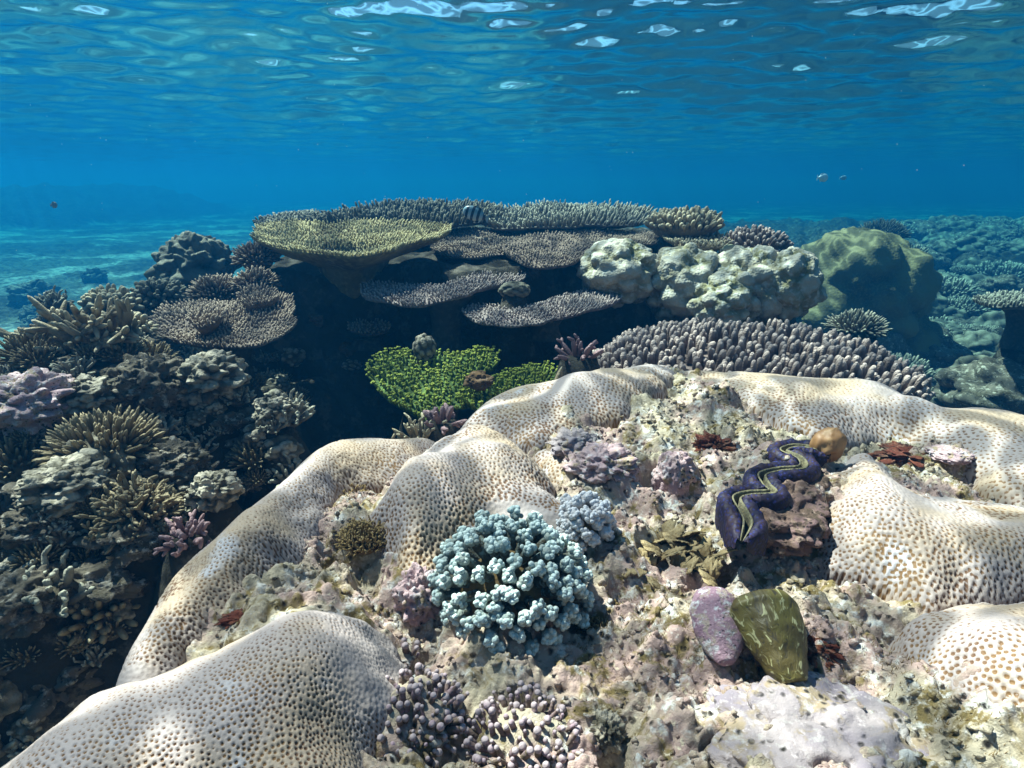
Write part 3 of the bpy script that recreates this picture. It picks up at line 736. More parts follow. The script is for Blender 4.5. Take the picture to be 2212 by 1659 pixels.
# big olive dome and its lower lobe
p = at_y(1838, 590, 5.5)
root = thing('dome_coral', (p[0], p[1], -1.55), 'large smooth olive dome coral with a dark hollow in its face, right background', 'dome coral'); root.scale = (1.28,) * 3
a = Acc(); lump(a, (0, 0, .48), (0.50, 0.46, 0.44), 30, 0.22, 51, 0.09, 11, (110, 60), size_var=.5); a.build('crown', M['dome'], root)
a = Acc(); lump(a, (0.34, -0.22, 0.12), (0.22, 0.22, 0.30), 7, 0.14, 52, 0.05, 5, (64, 40)); a.build('lower_lobe', M['dome'], root)
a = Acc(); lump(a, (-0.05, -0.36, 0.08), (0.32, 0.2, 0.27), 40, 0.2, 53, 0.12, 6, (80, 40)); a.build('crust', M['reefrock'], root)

# corals in the dark hollow
def simple_branch(name, u, v, Y, hgt, n, r, label, mat, seed, cat='branching coral', group=None, spread=0.85, side=2, zmin=0.1, prof=STUB):
    p = at_y(u, v, Y); base = p + np.array([0, 0, -hgt * 0.5])
    return dome_coral(name, base, (hgt * .28, hgt * .28, hgt * .2), n, r, hgt * .8, label, cat, mat, group, seed, zmin, spread, 6, prof, side=side)
simple_branch('branching_coral', 1250, 755, 1.75, 0.075, 16, 0.008, 'small dull pink branching coral left of the purple finger coral', M['pinkbranch'], 61, group='corals in the dark hollow', prof=BLUNT)
lump_thing('knobby_coral', at_y(917, 752, 1.85), (.034, .034, .042), 'small round blue-grey knobby coral standing behind the green coral', 'knobby coral', M['knob'], 'corals in the dark hollow', lobes=40, amp=.3, seed=62)
lump_thing('knobby_coral', at_y(1112, 627, 2.2), (.055, .04, .03), 'small grey-green knobby coral under the tip of the upper mauve plate', 'knobby coral', M['dark'], 'corals in the dark hollow', lobes=50, amp=.3, seed=63)
lump_thing('sponge', at_y(1035, 822, 1.62), (.038, .03, .022), 'fuzzy brown sponge lump lying on the green coral', 'sponge', M['sponge'], 'sponges in the dark hollow', lobes=8, amp=.25, seed=64, nz=.3)
lump_thing('sponge', at_y(752, 752, 2.39), (.037, .03, .027), 'rusty brown sponge on the dark wall left of the green coral', 'sponge', M['sponge'], 'sponges in the dark hollow', lobes=8, amp=.2, seed=65, nz=.3)
lump_thing('sponge', at_y(690, 690, 2.40), (.05, .03, .03), 'dim brown sponge on the dark wall beside the left layered plate', 'sponge', M['sponge'], 'sponges in the dark hollow', lobes=10, amp=.3, seed=66, nz=.3)
lump_thing('sponge', at_y(790, 878, 2.38), (.055, .04, .03), 'dim reddish sponge low in the hollow below the green coral', 'sponge', M['sponge'], 'sponges in the dark hollow', lobes=10, amp=.3, seed=67, nz=.3)
lump_thing('knobby_coral', at_y(760, 788, 2.38), (.04, .03, .022), 'tiny grey knobby coral just below the rusty sponge in the hollow', 'knobby coral', M['knob'], 'corals in the dark hollow', lobes=40, amp=.35, seed=68)
simple_branch('branching_coral', 905, 930, 1.42, 0.075, 18, 0.006, 'tan branching coral peeping over the brain coral rim below the green coral', M['tan'], 69, group='corals in the dark hollow')
simple_branch('branching_coral', 955, 900, 1.45, 0.06, 14, 0.007, 'small brown bumpy branching coral at the foot of the green coral', M['pinkbranch'], 70, group='corals in the dark hollow', prof=BLUNT)
a = Acc(); p = at_y(1203, 830, 1.5); fingers(a, [(0, 0, 0)], [(0.25, 0, 1)], .011, .05, 10, ((0, 1), (.3, .9), (.6, .62), (.85, .3)), wob=.1); o = a.build('finger_coral', M['tan']); o.location = p
tag(o, 'single tan cone-shaped coral spike between the green arm and the finger coral', 'coral spike')

# ------------------------------------------------------------------ left slope corals
G_L = 'corals on the left slope'
def bommie(u, v, Y, rpx, label, mat, seed, lobes=40, amp=.35, flat=0.9, cat='coral head', name='coral_boulder', group=G_L, nz=.22):
    p = at_y(u, v, Y); r = size(rpx, p)
    return lump_thing(name, p, (r, r, r * flat), label, cat, mat, group, lobes=lobes, amp=amp, seed=seed, nz=nz, nfreq=11, size_var=.5, res=(150, 84))
bommie(425, 585, 3.1, 75, 'dark clumpy coral head standing against the blue water left of the tables', M['dark'], 71, 46, .42, .95)
def bristle(u, v, Y, rpx, n, label, mat, seed, flat=.6, fr=.005, fl=.035, spread=.9, zmin=-.1, side=0, sides=6, cat='bristly coral', prof=THIN, ry=1.0):
    p = at_y(u, v, Y); r = size(rpx, p) - fl * .7
    return dome_coral('bristly_coral', p - np.array([0, 0, r * flat * .3]), (r, r * ry, r * flat), n, fr, fl, label, cat, mat, G_L, seed, zmin, spread, sides, prof, side=side)
bristle(470, 630, 2.35, 58, 320, 'rounded brown bristly coral between the dark coral head and the layered plate', M['table_brown'], 72, .65)
bristle(553, 610, 2.3, 48, 220, 'brown fan-like bristly coral below the left end of the golden bowl', M['table_brown'], 73, .6)
bristle(555, 555, 2.5, 48, 240, 'brown bristly coral tucked under the left rim of the golden bowl', M['table_brown'], 74, .7)
bristle(345, 640, 2.5, 55, 160, 'grey-green knobbly coral below the dark coral head', M['dark'], 75, .6, .010, .045, prof=BLUNT)
bristle(240, 660, 2.3, 55, 90, 'tan stubby-branched coral at the seaward edge of the left slope', M['tan'], 76, .6, .011, .05, prof=BLUNT, zmin=0)
bristle(120, 660, 2.6, 30, 60, 'small dark bristly coral behind the long-branched coral', M['dark'], 77, .7, .008, .04)
# long branching staghorn
p = at_y(190, 745, 1.62)
a = Acc(); g = np.random.default_rng(5); P_ = []; D_ = []; R_ = []; L_ = []
for k in range(46):
    an = g.uniform(-0.3, math.pi + .5); el = g.uniform(0.05, 1.1)
    d = np.array([-math.cos(an) * math.cos(el) * 1.1, -math.sin(an) * math.cos(el) * .6, math.sin(el)]); d /= np.linalg.norm(d)
    Lk = g.uniform(.09, .17); P_.append(g.normal(size=3) * (.05, .03, .012)); D_.append(d); R_.append(.0125); L_.append(Lk)
    for s in range(3):
        t = g.uniform(.3, .8); P_.append(P_[-1 - s] + d * Lk * t); D_.append(d + g.normal(size=3) * .55); R_.append(.0085); L_.append(g.uniform(.025, .06))
fingers(a, P_, D_, np.array(R_), np.array(L_), 8, ((0, 1), (.4, .9), (.8, .65), (.95, .4)), seed=8, wob=.05)
o = a.build('staghorn_coral', M['tan']); o.location = p
tag(o, 'tan staghorn coral with long pointed branches spreading to the left', 'staghorn coral', G_L)
bristle(262, 715, 1.75, 62, 130, 'tan coral with short rounded tips right of the long-branched staghorn', M['tan'], 79, .6, .009, .04, prof=BLUNT)
bommie(455, 815, 1.45, 66, 'sunlit beige knobby coral under the layered plate', M['knob'], 80, 110, .3, .75, 'knobby coral', 'knobby_coral')
bommie(595, 888, 1.4, 42, 'small beige knobby coral at the edge of the dark gap', M['knob'], 81, 80, .3, .85, 'knobby coral', 'knobby_coral')
bristle(228, 960, 1.15, 108, 300, 'brown bristly dome coral with radiating spikes on the left slope', M['brush'], 82, .55, .0052, .045, spread=.9, zmin=-.25)
bristle(300, 1115, .98, 78, 170, 'brown bushy branching coral beside the brain coral ridge', M['brush'], 83, 1.2, .0048, .05, side=3, zmin=-.4)
bristle(215, 1290, .92, 115, 190, 'dark brown branching coral in shadow at the lower left', M['brush'], 84, .7, .006, .04, zmin=-.2, prof=BLUNT)
simple_branch('branching_coral', 400, 1150, .92, 0.05, 26, 0.0055, 'pink knobby branching coral touching the brain coral ridge', M['pinkbranch'], 85, group=G_L, prof=BLUNT)
bommie(462, 1062, 1.02, 48, 'bright white-lit bumpy coral beside the brain coral ridge', M['knob'], 86, 60, .4, .8, 'knobby coral', 'knobby_coral')
bommie(60, 870, 1.25, 95, 'pale pinkish lumpy coral rock at the left frame edge', M['pink'], 87, 90, .42, .6, 'coral rock', 'coral_rock')
bommie(190, 860, 1.3, 60, 'sunlit cream lumpy coral rock above the bristly dome', M['knob'], 88, 120, .42, .7, 'coral rock', 'coral_rock')
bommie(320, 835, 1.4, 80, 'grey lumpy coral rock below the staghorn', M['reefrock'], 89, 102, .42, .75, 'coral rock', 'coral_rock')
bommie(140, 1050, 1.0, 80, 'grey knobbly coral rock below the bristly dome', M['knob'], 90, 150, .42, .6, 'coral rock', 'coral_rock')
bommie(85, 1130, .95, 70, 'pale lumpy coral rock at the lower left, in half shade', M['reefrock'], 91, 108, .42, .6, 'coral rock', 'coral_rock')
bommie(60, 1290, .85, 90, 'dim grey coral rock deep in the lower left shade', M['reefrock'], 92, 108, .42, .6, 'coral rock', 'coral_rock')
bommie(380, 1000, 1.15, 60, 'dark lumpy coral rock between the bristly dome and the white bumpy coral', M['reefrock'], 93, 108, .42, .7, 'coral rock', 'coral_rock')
table('grey plate coral reaching in at the left frame edge above the pink rock',
      [(-60,790),(10,775),(90,765),(130,775),(150,795),(90,800),(30,812),(-60,830)], (830, 1.45, 765, 1.7), M['table_grey'], seed=94, thick=.05, zdown=.15, spacing=.014, br=.005, bl=.018)

def hit(u, v):
    Ys = np.arange(.5, 9, .02); D = ray(u, v); P = D[None] * (Ys / D[1])[:, None]
    zz_, _ = seabed_z(P[:, 0], P[:, 1]); b_ = np.nonzero(P[:, 2] < zz_)[0]
    return P[b_[0]] if len(b_) else None
g = np.random.default_rng(21); lk = []
a = Acc(); lump(a, (0, 0, 0), (.055, .05, .04), 46, .42, 301, .2, size_var=.5); o = a.build('knobby_coral', M['knob']); lk.append(tag(o, 'small pale knobby coral clump crowded into the left slope', 'knobby coral', 'pale knobby clumps of the left slope'))
lk.append(dome_coral('bristly_coral', (0, 0, 0), (.045, .045, .03), 110, .0038, .032, 'small brown bristly coral crowded into the left slope', 'bristly coral', M['brush'], 'small bristly corals of the left slope', 302, -.1, .85, 5, THIN))
lk.append(dome_coral('branching_coral', (0, 0, 0), (.03, .03, .02), 30, .006, .045, 'small grey branching coral crowded into the left slope', 'branching coral', M['table_grey'], 'small branching corals of the left slope', 303, 0, .8, 6, STUB, side=2))
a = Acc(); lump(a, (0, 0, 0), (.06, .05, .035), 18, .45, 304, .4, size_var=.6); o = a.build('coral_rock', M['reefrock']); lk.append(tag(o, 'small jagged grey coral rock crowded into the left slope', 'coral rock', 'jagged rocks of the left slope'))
lu = [0] * 4; pl = []; tries = 0
while len(pl) < 280 and tries < 4000:
    tries += 1
    u = g.uniform(-20, 640); v = g.uniform(640, 1640)
    if v > 1060 and u > 420 - (v - 1060) * .55: continue
    if u > 330 and v < 760: continue
    P = hit(u, v)
    if P is None or P[1] > 3.2: continue
    sc = g.uniform(.45, 1.2)
    if any(np.linalg.norm(P - q_) < .036 * (sc + s_) for q_, s_ in pl): continue
    pl.append((P, sc)); k = int(g.integers(0, 4)); loc = tuple(P + np.array([0, 0, .012]))
    if not lu[k]: lu[k] = 1; lk[k].location = loc; lk[k].scale = (sc,) * 3
    else: dup(lk[k], loc, g.uniform(0, 6.28), sc)

# coral heads on the sand
G_S = 'coral heads on the sand'
for u, v, Y, rpx, lab, sd in [(75, 645, 9.7, 42, 'dark blue coral head on the pale sand, farthest left', 101), (85, 690, 8.1, 34, 'dark bushy coral head at the near edge of the sand', 102), (70, 742, 6.8, 32, 'small dark coral head on the sand next to the staghorn', 103), (205, 600, 12.2, 22, 'tiny dark rock in the middle of the pale sand', 105)]:
    bommie(u, v, Y, rpx, lab, M['dark'], sd, 40, .4, .8, group=G_S)

# ------------------------------------------------------------------ right-hand reef flat
kinds = []
a = Acc(); lump(a, (0, 0, 0), (.16, .15, .11), 40, .4, 111, .15); o = a.build('coral_boulder', M['dark']); tag(o, 'lumpy dark coral head among the rubble of the right reef flat', 'coral head', 'lumpy heads on the right reef flat'); kinds.append(o)
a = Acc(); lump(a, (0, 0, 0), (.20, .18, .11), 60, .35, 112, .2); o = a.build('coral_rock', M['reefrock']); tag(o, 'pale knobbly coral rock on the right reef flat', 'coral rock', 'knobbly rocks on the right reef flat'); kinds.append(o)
o = dome_coral('bristly_coral', (0, 0, 0), (.16, .16, .06), 220, .008, .05, 'bushy coral on the right reef flat, faded blue-green', 'bristly coral', M['table_grey'], 'bushy corals on the right reef flat', 113, -.1, .8); kinds.append(o)
g = np.random.default_rng(12); used = [False] * 3; placed = []
tries = 0
while len(placed) < 300 and tries < 6000:
    tries += 1
    Y = 2.6 + 15 * g.random() ** 1.3; u = g.uniform(1890, 2330); x = (u - CU) / F * Y * 1.02
    sc = g.uniform(.4, 1.4) * (1 + .06 * Y)
    if any((x - a_) ** 2 + (Y - b_) ** 2 < (.085 * (sc + c_)) ** 2 for a_, b_, c_ in placed): continue
    z = ground(x, Y); k = int(g.integers(0, 3))
    if x < 2.0 and Y < 2.3: continue
    placed.append((x, Y, sc))
    if not used[k]:
        used[k] = True; o = kinds[k]; o.location = (x, Y, z + .02); o.scale = (sc,) * 3
    else: dup(kinds[k], (x, Y, z + .02), g.uniform(0, 6.28), sc)
p = at_y(2190, 650, 3.9)
table('pale flat plate coral at the right frame edge over the reef flat',
      [(2110,650),(2150,640),(2230,636),(2320,640),(2320,662),(2220,664),(2140,662)], (664, 3.2, 636, 3.9), M['table_grey'], seed=121, thick=.05, zdown=.25, spacing=.022, br=.008, bl=.03)
bristle(1905, 503, 8.0, 50, 240, 'bushy coral showing above the back of the olive dome', M['dark'], 122, .6, .012, .08)
bristle(1850, 705, 2.7, 60, 220, 'grey-green bushy coral between the olive dome and the finger coral', M['table_grey'], 123, .5, .007, .045)

# ------------------------------------------------------------------ things on the foreground rock
# blue cauliflower coral
def cauliflower(name, c, R, n, clump, ball, nb, label, mat, seed, flat=.85, zmin=-.25, stem=None):
    g = np.random.default_rng(seed); root = thing(name, c, label, 'cauliflower coral')
    a = Acc(); lump(a, (0, 0, -R * .1), (R * .76, R * .76, R * .68), 0, 0, seed, .1, 6, (28, 16)); a.build('base', M['turf'] if stem is None else stem, root)
    D = fib(n, zmin) + g.normal(size=(n, 3)) * (.45 / math.sqrt(n)); D /= np.linalg.norm(D, axis=1, keepdims=True)
    a = Acc(); T = D * np.array([R, R, R * flat]) * (1 + .05 * g.normal(size=n))[:, None]
    fingers(a, D * R * .45, T - D * R * .45, clump * .75, np.linalg.norm(T - D * R * .45, axis=1), 8, BLUNT, 0.0, .55, seed, .05)
    balls(a, T - D * clump * .35, clump * (.8 + .25 * g.random(n)), .66)
    idx = np.repeat(np.arange(n), nb); d = g.normal(size=(len(idx), 3)); d /= np.linalg.norm(d, axis=1, keepdims=True)
    d = d + D[idx] * .75; d /= np.linalg.norm(d, axis=1, keepdims=True)
    s = (clump * (.85 + .2 * g.random(len(idx))))
    balls(a, T[idx] - D[idx] * clump * .35 + d * s[:, None], ball * (.75 + .5 * g.random(len(idx))), .62 + .38 * (d * D[idx]).sum(1).clip(0, 1) ** .7)
    a.build('branches', mat, root)
    return root
p = at_y(1102, 1255, .615)
cauliflower('cauliflower_coral', p + np.array([0, 0, -.01]), .088, 135, .0080, .0031, 15, 'pale blue-green cauliflower coral with knobbed branch tips, front and centre', M['blue'], 131, flat=.88, zmin=-.3)
p = at_y(1262, 1135, .735)
cauliflower('cauliflower_coral', p, .036, 40, .0085, .0030, 14, 'small whitish blue cauliflower coral behind the right shoulder of the large blue one', M['blue_pale'], 132, flat=1.1)

# pink crust left of the blue coral and nodules
def blob(name, u, v, rpx, label, cat, mat, seed, flat=.7, lobes=10, amp=.2, nz=.12, group=None, dz=0.0, elong=1.0, rot=0.0, res=None):
    p = on_mound(u, v); r = size(rpx, p)
    o = lump_thing(name, p + np.array([0, 0, dz * r]), (r * elong, r, r * flat), label, cat, mat, group, lobes=lobes, amp=amp, seed=seed, nz=nz * 1.6, nfreq=13, res=(220, 120) if rpx > 150 else (120, 66), size_var=.4)
    o.rotation_euler = (0, 0, rot); return o
blob('pink_crust', 905, 1300, 48, 'pale pink coralline crust knob touching the left side of the blue coral', 'crust', M['pink'], 141, 1.3, 8, .25, .15, dz=.2)
blob('coral_rock', 1455, 1045, 42, 'upright pinkish stone with a dark red stain left of the clam', 'rock', M['pink'], 142, 1.35, 6, .15, .10, dz=.3)
blob('coral_rock', 1300, 1000, 70, 'purplish lumpy rubble heap between the brain coral crest and the upright stone', 'rock', M['pink'], 143, .5, 30, .4, .13)
blob('coral_rock', 1240, 960, 50, 'small lilac rubble knob at the foot of the brain coral crest', 'rock', M['lilac'], 144, .5, 20, .4, .14)
blob('red_sponge', 1540, 962, 34, 'dark red sponge crust under the ledge at the back of the rubble', 'sponge', M['red'], 145, .5, 14, .3, .3, 'red sponges on the rock')
blob('red_sponge', 1965, 985, 46, 'broad dark red sponge crust in the hollow of the right brain coral', 'sponge', M['red'], 146, .3, 14, .3, .3, 'red sponges on the rock', elong=1.3)
blob('red_sponge', 520, 1335, 22, 'dark red sponge crust between the two left brain coral lobes', 'sponge', M['red'], 147, .35, 10, .3, .3, 'red sponges on the rock', elong=1.6, rot=.4)
blob('red_sponge', 1745, 1395, 36, 'rust brown sponge crust behind the olive shell', 'sponge', M['red'], 148, .5, 10, .3, .3, 'red sponges on the rock', elong=1.3, rot=-.8)
lil = blob('lilac_boulder', 1790, 1630, 235, 'large smooth lilac encrusted boulder with a dark hole at the bottom right', 'boulder', M['lilac'], 149, .36, 30, .22, .07, dz=-.13)
hole_p = np.array(at_z(1812, 1608, ZB + .035)) - np.array(lil.location)
nv = len(lil.data.vertices); co = np.zeros(nv * 3, np.float32); lil.data.vertices.foreach_get('co', co); co = co.reshape(-1, 3)
dd_ = np.hypot((co[:, 0] - hole_p[0]) / .013, (co[:, 1] - hole_p[1]) / .008); co[:, 2] -= np.where(co[:, 2] > 0, .03 * np.exp(-dd_ ** 4), 0) ; lil.data.vertices.foreach_set('co', co.ravel()); lil.data.update()
blob('coral_rock', 2050, 980, 42, 'pale pink flat crust beside the broad red sponge', 'crust', M['pink'], 150, .3, 6, .2, .1)

# turf tufts
def tuft(u, v, rpx, n, label, mat, seed, group='turf algae tufts', fl=.016, fr=.0016, flat=.5, cat='algae', name='algae_tuft'):
    p = on_mound(u, v); r = size(rpx, p)
    return dome_coral(name, p, (r, r, r * flat), n, fr, fl, label, cat, mat, group, seed, -.1, .6, 4, THIN, side=2)
tuft(750, 1068, 46, 500, 'brown turf algae tuft in the notch between the left ridge and the hump', M['turf'], 151, flat=.3)
tuft(790, 1170, 40, 300, 'thin tan turf algae on the rubble left of the hump', M['turf'], 152)
tuft(1300, 1340, 55, 420, 'low dark tufted patch standing in for the shadow right of the blue coral', M['turf'], 153, flat=.06, fl=.008)  # made-up tuft laid where only the blue coral's shadow falls
tuft(1660, 1130, 40, 300, 'dark brown turf algae along the right side of the clam', M['dark'], 154)

# leafy algae
p = on_mound(1490, 1215); root = thing('leafy_algae', p, 'clump of tan ruffled leafy algae between the blue coral and the clam', 'algae')
g = np.random.default_rng(4)
for k in range(30):
    an = g.uniform(0, 6.28); tilt = g.uniform(.05, .9); L = g.uniform(.022, .046); W = g.uniform(.008, .016); ns, nt = 13, 11
    V = []
    base = np.array([g.normal() * .028, g.normal() * .028, -.004])
    for i in range(nt):
        t = i / (nt - 1); 
        for j in range(ns):
            s = j / (ns - 1) * 2 - 1
            wdt = W * (0.25 + .75 * math.sin(min(1, t * 1.15) * 1.9)) * s
            ruff = .0055 * t * math.sin(s * 5 + k) + .0045 * t * math.cos(s * 11 + 2 * k); wdt *= 1 + .22 * math.sin(t * 19 + k) * (1 if t > .3 else 0)
            e = L * t * (1 - .12 * s * s); bend = tilt + .35 * t * t
            out_ = e * math.sin(bend) + ruff * math.cos(bend); up_ = e * math.cos(bend) + ruff * math.sin(bend)
            V.append(base + np.array([math.cos(an) * out_ - math.sin(an) * wdt, math.sin(an) * out_ + math.cos(an) * wdt, up_]))
    i_ = np.arange(ns * nt).reshape(nt, ns); q = np.stack([i_[:-1, :-1].ravel(), i_[:-1, 1:].ravel(), i_[1:, 1:].ravel(), i_[1:, :-1].ravel()], 1)
    a = Acc(); a.add(V, [q], np.repeat(np.linspace(.2, 1, nt), ns)); o = a.build('frond', M['leaf'], root)
    sm = o.modifiers.new('thick', 'SOLIDIFY'); sm.thickness = .0012

# giant clam
def clam_pt(x, y): return ((1900 + x * .4521) / 1.47559, (1100 + y * .4521) / 1.47559)
ZC = ZB + 0.052
cl = [(1600,795),(1490,768),(1370,758),(1295,790),(1395,845),(1400,905),(1250,925),(1140,960),(1160,1030),(1190,1080),(1040,1095),(955,1130),(990,1220),(1010,1300),(965,1395)]
cpath = np.array([at_z(*clam_pt(*c_), ZC) for c_ in smooth_path(cl, 9)])
_t = np.linspace(0, 1, len(cpath))[:, None]; _line = cpath[0] * (1 - _t) + cpath[-1] * _t
cpath = _line + (cpath - _line) * 1.12 + np.array([0.010, 0, 0])
c0 = on_mound(*clam_pt(1200, 1060)); root = thing('giant_clam', c0, 'giant clam with purple-blue wavy mantle lips and a yellow-edged gape, wedged in the rock', 'giant clam')
tang = np.gradient(cpath, axis=0); tang[:, 2] = 0; tang /= np.linalg.norm(tang, axis=1, keepdims=True); side_ = np.stack([-tang[:, 1], tang[:, 0], 0 * tang[:, 0]], 1)
m, n, l, b = new_mat('clam_mantle'); M['mantle'] = m
tc = N(n, 'ShaderNodeTexCoord'); vo = N(n, 'ShaderNodeTexVoronoi', Scale=190.0); l.new(tc.outputs['Object'], vo.inputs['Vector'])
nz = N(n, 'ShaderNodeTexNoise', Scale=40.0, Detail=4.0); l.new(tc.outputs['Object'], nz.inputs['Vector'])
cc = mixc(n, l, ramp(n, l, nz.outputs['Fac'], .4, .62), (0.012, 0.009, 0.024), (0.030, 0.017, 0.024))
cc = mixc(n, l, ramp(n, l, vo.outputs['Distance'], .15, .45), (0.022, 0.022, 0.10), cc); l.new(cc, b.inputs['Base Color']); b.inputs['Roughness'].default_value = .6; b.inputs['Specular IOR Level'].default_value = .2
bp = N(n, 'ShaderNodeBump', Strength=.5, Distance=.002); l.new(vo.outputs['Distance'], bp.inputs['Height']); l.new(bp.outputs['Normal'], b.inputs['Normal'])
M['gape'] = coral_mat('clam_gape', (.012, .012, .018), (.02, .02, .03)); M['lip'] = coral_mat('clam_lip', (.15, .13, .07), (.19, .165, .09), var=(.035, .03, .03), vscale=90)
M['shell'] = rock_mat('clam_shell', [(0.16, 0.10, 0.07), (0.22, 0.13, 0.12), (0.09, 0.06, 0.04), (0.30, 0.20, 0.15), (0.03, 0.025, 0.02)], 20.0)
def strip(offs, hts, name, mat, closed=False):
    k = len(offs); npt = len(cpath); wv = np.random.default_rng(3 + len(name))
    tap = np.minimum(1, np.minimum(np.arange(npt), np.arange(npt)[::-1]) / 8.0 * .75 + .25)
    V = np.stack([cpath + side_ * (o_ * tap)[:, None] + np.array([0, 0, 1.0])[None] * (h_ * tap + (0.0016 * np.sin(np.arange(npt) * 1.1 + o_ * 300) + 0.001 * np.sin(np.arange(npt) * 2.3) if name == 'mantle' else 0))[:, None] for o_, h_ in zip(offs, hts)], 1).reshape(-1, 3)
    i_ = np.arange(npt * k).reshape(npt, k); q = np.stack([i_[:-1, :-1].ravel(), i_[:-1, 1:].ravel(), i_[1:, 1:].ravel(), i_[1:, :-1].ravel()], 1)
    a = Acc(); a.add(V, [q], .6); return a.build(name, mat, root, origin=c0)
for s in (-1, 1):
    th = np.linspace(0, math.pi, 9)
    offs = [s * (.0195 - .0145 * math.cos(math.pi - t)) if False else s * (.0145 - .0108 * math.cos(t)) for t in th]; hts = [.015 * math.sin(t) - .002 for t in th]
    strip([s * .004] + offs[1:] + [s * .0245], [-.01] + hts[1:-1] + [-.006, -.03], 'mantle', M['mantle'])
    strip([s * .0062, s * .0048, s * .0032, s * .0025], [.0100, .0112, .009, -.004], 'mantle_edge', M['lip'])
strip([-.005, -.002, .002, .005], [-.004, -.006, -.006, -.004], 'gape', M['gape'])
for (u_, v_, rx_, ry_, rz_, sd_) in ((1715, 1080, .048, .062, .030, 3), (1690, 1135, .050, .050, .026, 4)):
    q_ = at_z(u_, v_, ZB + .022); a = Acc(); lump(a, (0, 0, 0), (rx_, ry_, rz_), 26, .3, 165 + sd_, .3, 7, (90, 50), rot=-.5); o = a.build('shell_valve', M['shell'], root); o.location = q_ - c0

# brown ball
m, n, l, b = new_mat('brown_ball'); M['ball'] = m
tc = N(n, 'ShaderNodeTexCoord'); nz = N(n, 'ShaderNodeTexNoise', Scale=60.0, Detail=5.0); l.new(tc.outputs['Object'], nz.inputs['Vector'])
l.new(mixc(n, l, ramp(n, l, nz.outputs['Fac'], .4, .6), (.25, .12, .04), (.33, .18, .07)), b.inputs['Base Color']); b.inputs['Roughness'].default_value = .6
p = at_y(1790, 960, .90); r = size(34, p)
a = Acc(); lump(a, (0, 0, 0), (r * .97, r * .9, r * 1.12), 0, 0, 161, .13, 5, (48, 28)); o = a.build('sea_squirt', M['ball']); o.location = p; o.rotation_euler = (0, rad(18), 0)
tag(o, 'smooth round brown ball standing at the far end of the clam', 'sea squirt')

# two shells
def shell(name, p0, p1, prof, label, mat, seed, flat=.7, ridg=.04):
    """lathe about the axis p0 -> p1"""
    p0 = np.asarray(p0); p1 = np.asarray(p1); ax = p1 - p0; L = np.linalg.norm(ax); ax = ax / L
    X = np.cross(ax, [0, 0, 1.0]); X /= np.linalg.norm(X); Z = np.cross(X, ax)
    nt, nu = 60, 48; tt = np.linspace(0, 1, nt); rr = np.interp(tt, [a_ for a_, _ in prof], [b_ for _, b_ in prof])
    for _ in range(5): rr[1:-1] = (rr[:-2] + 2 * rr[1:-1] + rr[2:]) / 4
    an = np.arange(nu) * 2 * math.pi / nu; V = []
    for t, r_ in zip(tt, rr):
        rad_ = r_ * (1 + ridg * np.sin(an * 5 + 6 * t + seed) + ridg * .25 * np.sin(t * 40 + np.sin(an * 2)))
        V.append(p0 + ax * (t * L) + np.outer(rad_ * np.cos(an), X) + np.outer(rad_ * np.sin(an) * flat, Z))
    V = np.concatenate(V); V = V + .0016 * np.stack([noise(V, 60, seed), noise(V, 60, seed + 1), noise(V, 60, seed + 2)], 1) + .003 * np.stack([noise(V, 22, seed), noise(V, 22, seed + 1), noise(V, 22, seed + 2)], 1)
    i_ = np.arange(nt * nu).reshape(nt, nu); r1 = np.roll(i_, -1, 1)
    q = np.stack([i_[:-1].ravel(), r1[:-1].ravel(), r1[1:].ravel(), i_[1:].ravel()], 1)
    a = Acc(); a.add(V, [q, np.array([i_[0][::-1]]), np.array([i_[-1]])], np.repeat(tt, nu)); o = a.build(name, mat, origin=p0); o.location = p0
    return tag(o, label, 'shell')
m, n, l, b = new_mat('olive_shell'); M['olive'] = m
tc = N(n, 'ShaderNodeTexCoord'); mp = N(n, 'ShaderNodeMapping'); mp.inputs['Rotation'].default_value = (0.3, .5, .45); mp.inputs['Scale'].default_value = (110, 22, 90); l.new(tc.outputs['Object'], mp.inputs['Vector'])
n1 = N(n, 'ShaderNodeTexNoise', Scale=1.5, Detail=5.0, Distortion=.8); l.new(mp.outputs[0], n1.inputs['Vector'])
n2 = N(n, 'ShaderNodeTexNoise', Scale=30.0, Detail=4.0); l.new(tc.outputs['Object'], n2.inputs['Vector'])
cc = mixc(n, l, ramp(n, l, n2.outputs['Fac'], .4, .6), (.085, .058, .010), (.13, .10, .016))
cc = mixc(n, l, ramp(n, l, n1.outputs['Fac'], .58, .66), cc, (.40, .36, .17)); cc = mixc(n, l, ramp(n, l, n1.outputs['Fac'], .42, .34), cc, (.05, .035, .01))
l.new(cc, b.inputs['Base Color']); b.inputs['Roughness'].default_value = .55
bp = N(n, 'ShaderNodeBump', Strength=.5, Distance=.004); l.new(n1.outputs['Fac'], bp.inputs['Height']); l.new(bp.outputs['Normal'], b.inputs['Normal'])
pa = at_z(1535, 1272, ZB + .03); pb = at_z(1572, 1440, ZB + .005)
shell('pink_shell', pa, pb, [(0, .008), (.08, .021), (.3, .028), (.6, .027), (.85, .018), (1, .007)], 'oval mauve pink encrusted shell left of the olive shell', M['mauve_shell'], 3, .75, .03)
pa = at_z(1632, 1285, ZB + .045); pb = at_z(1712, 1478, ZB + .005)
shell('olive_shell', pa, pb, [(0, .012), (.05, .030), (.18, .037), (.5, .033), (.85, .022), (1, .013)], 'olive yellow cone-shaped shell with pale flecks, leaning beside the pink one', M['olive'], 5, .8, .03)

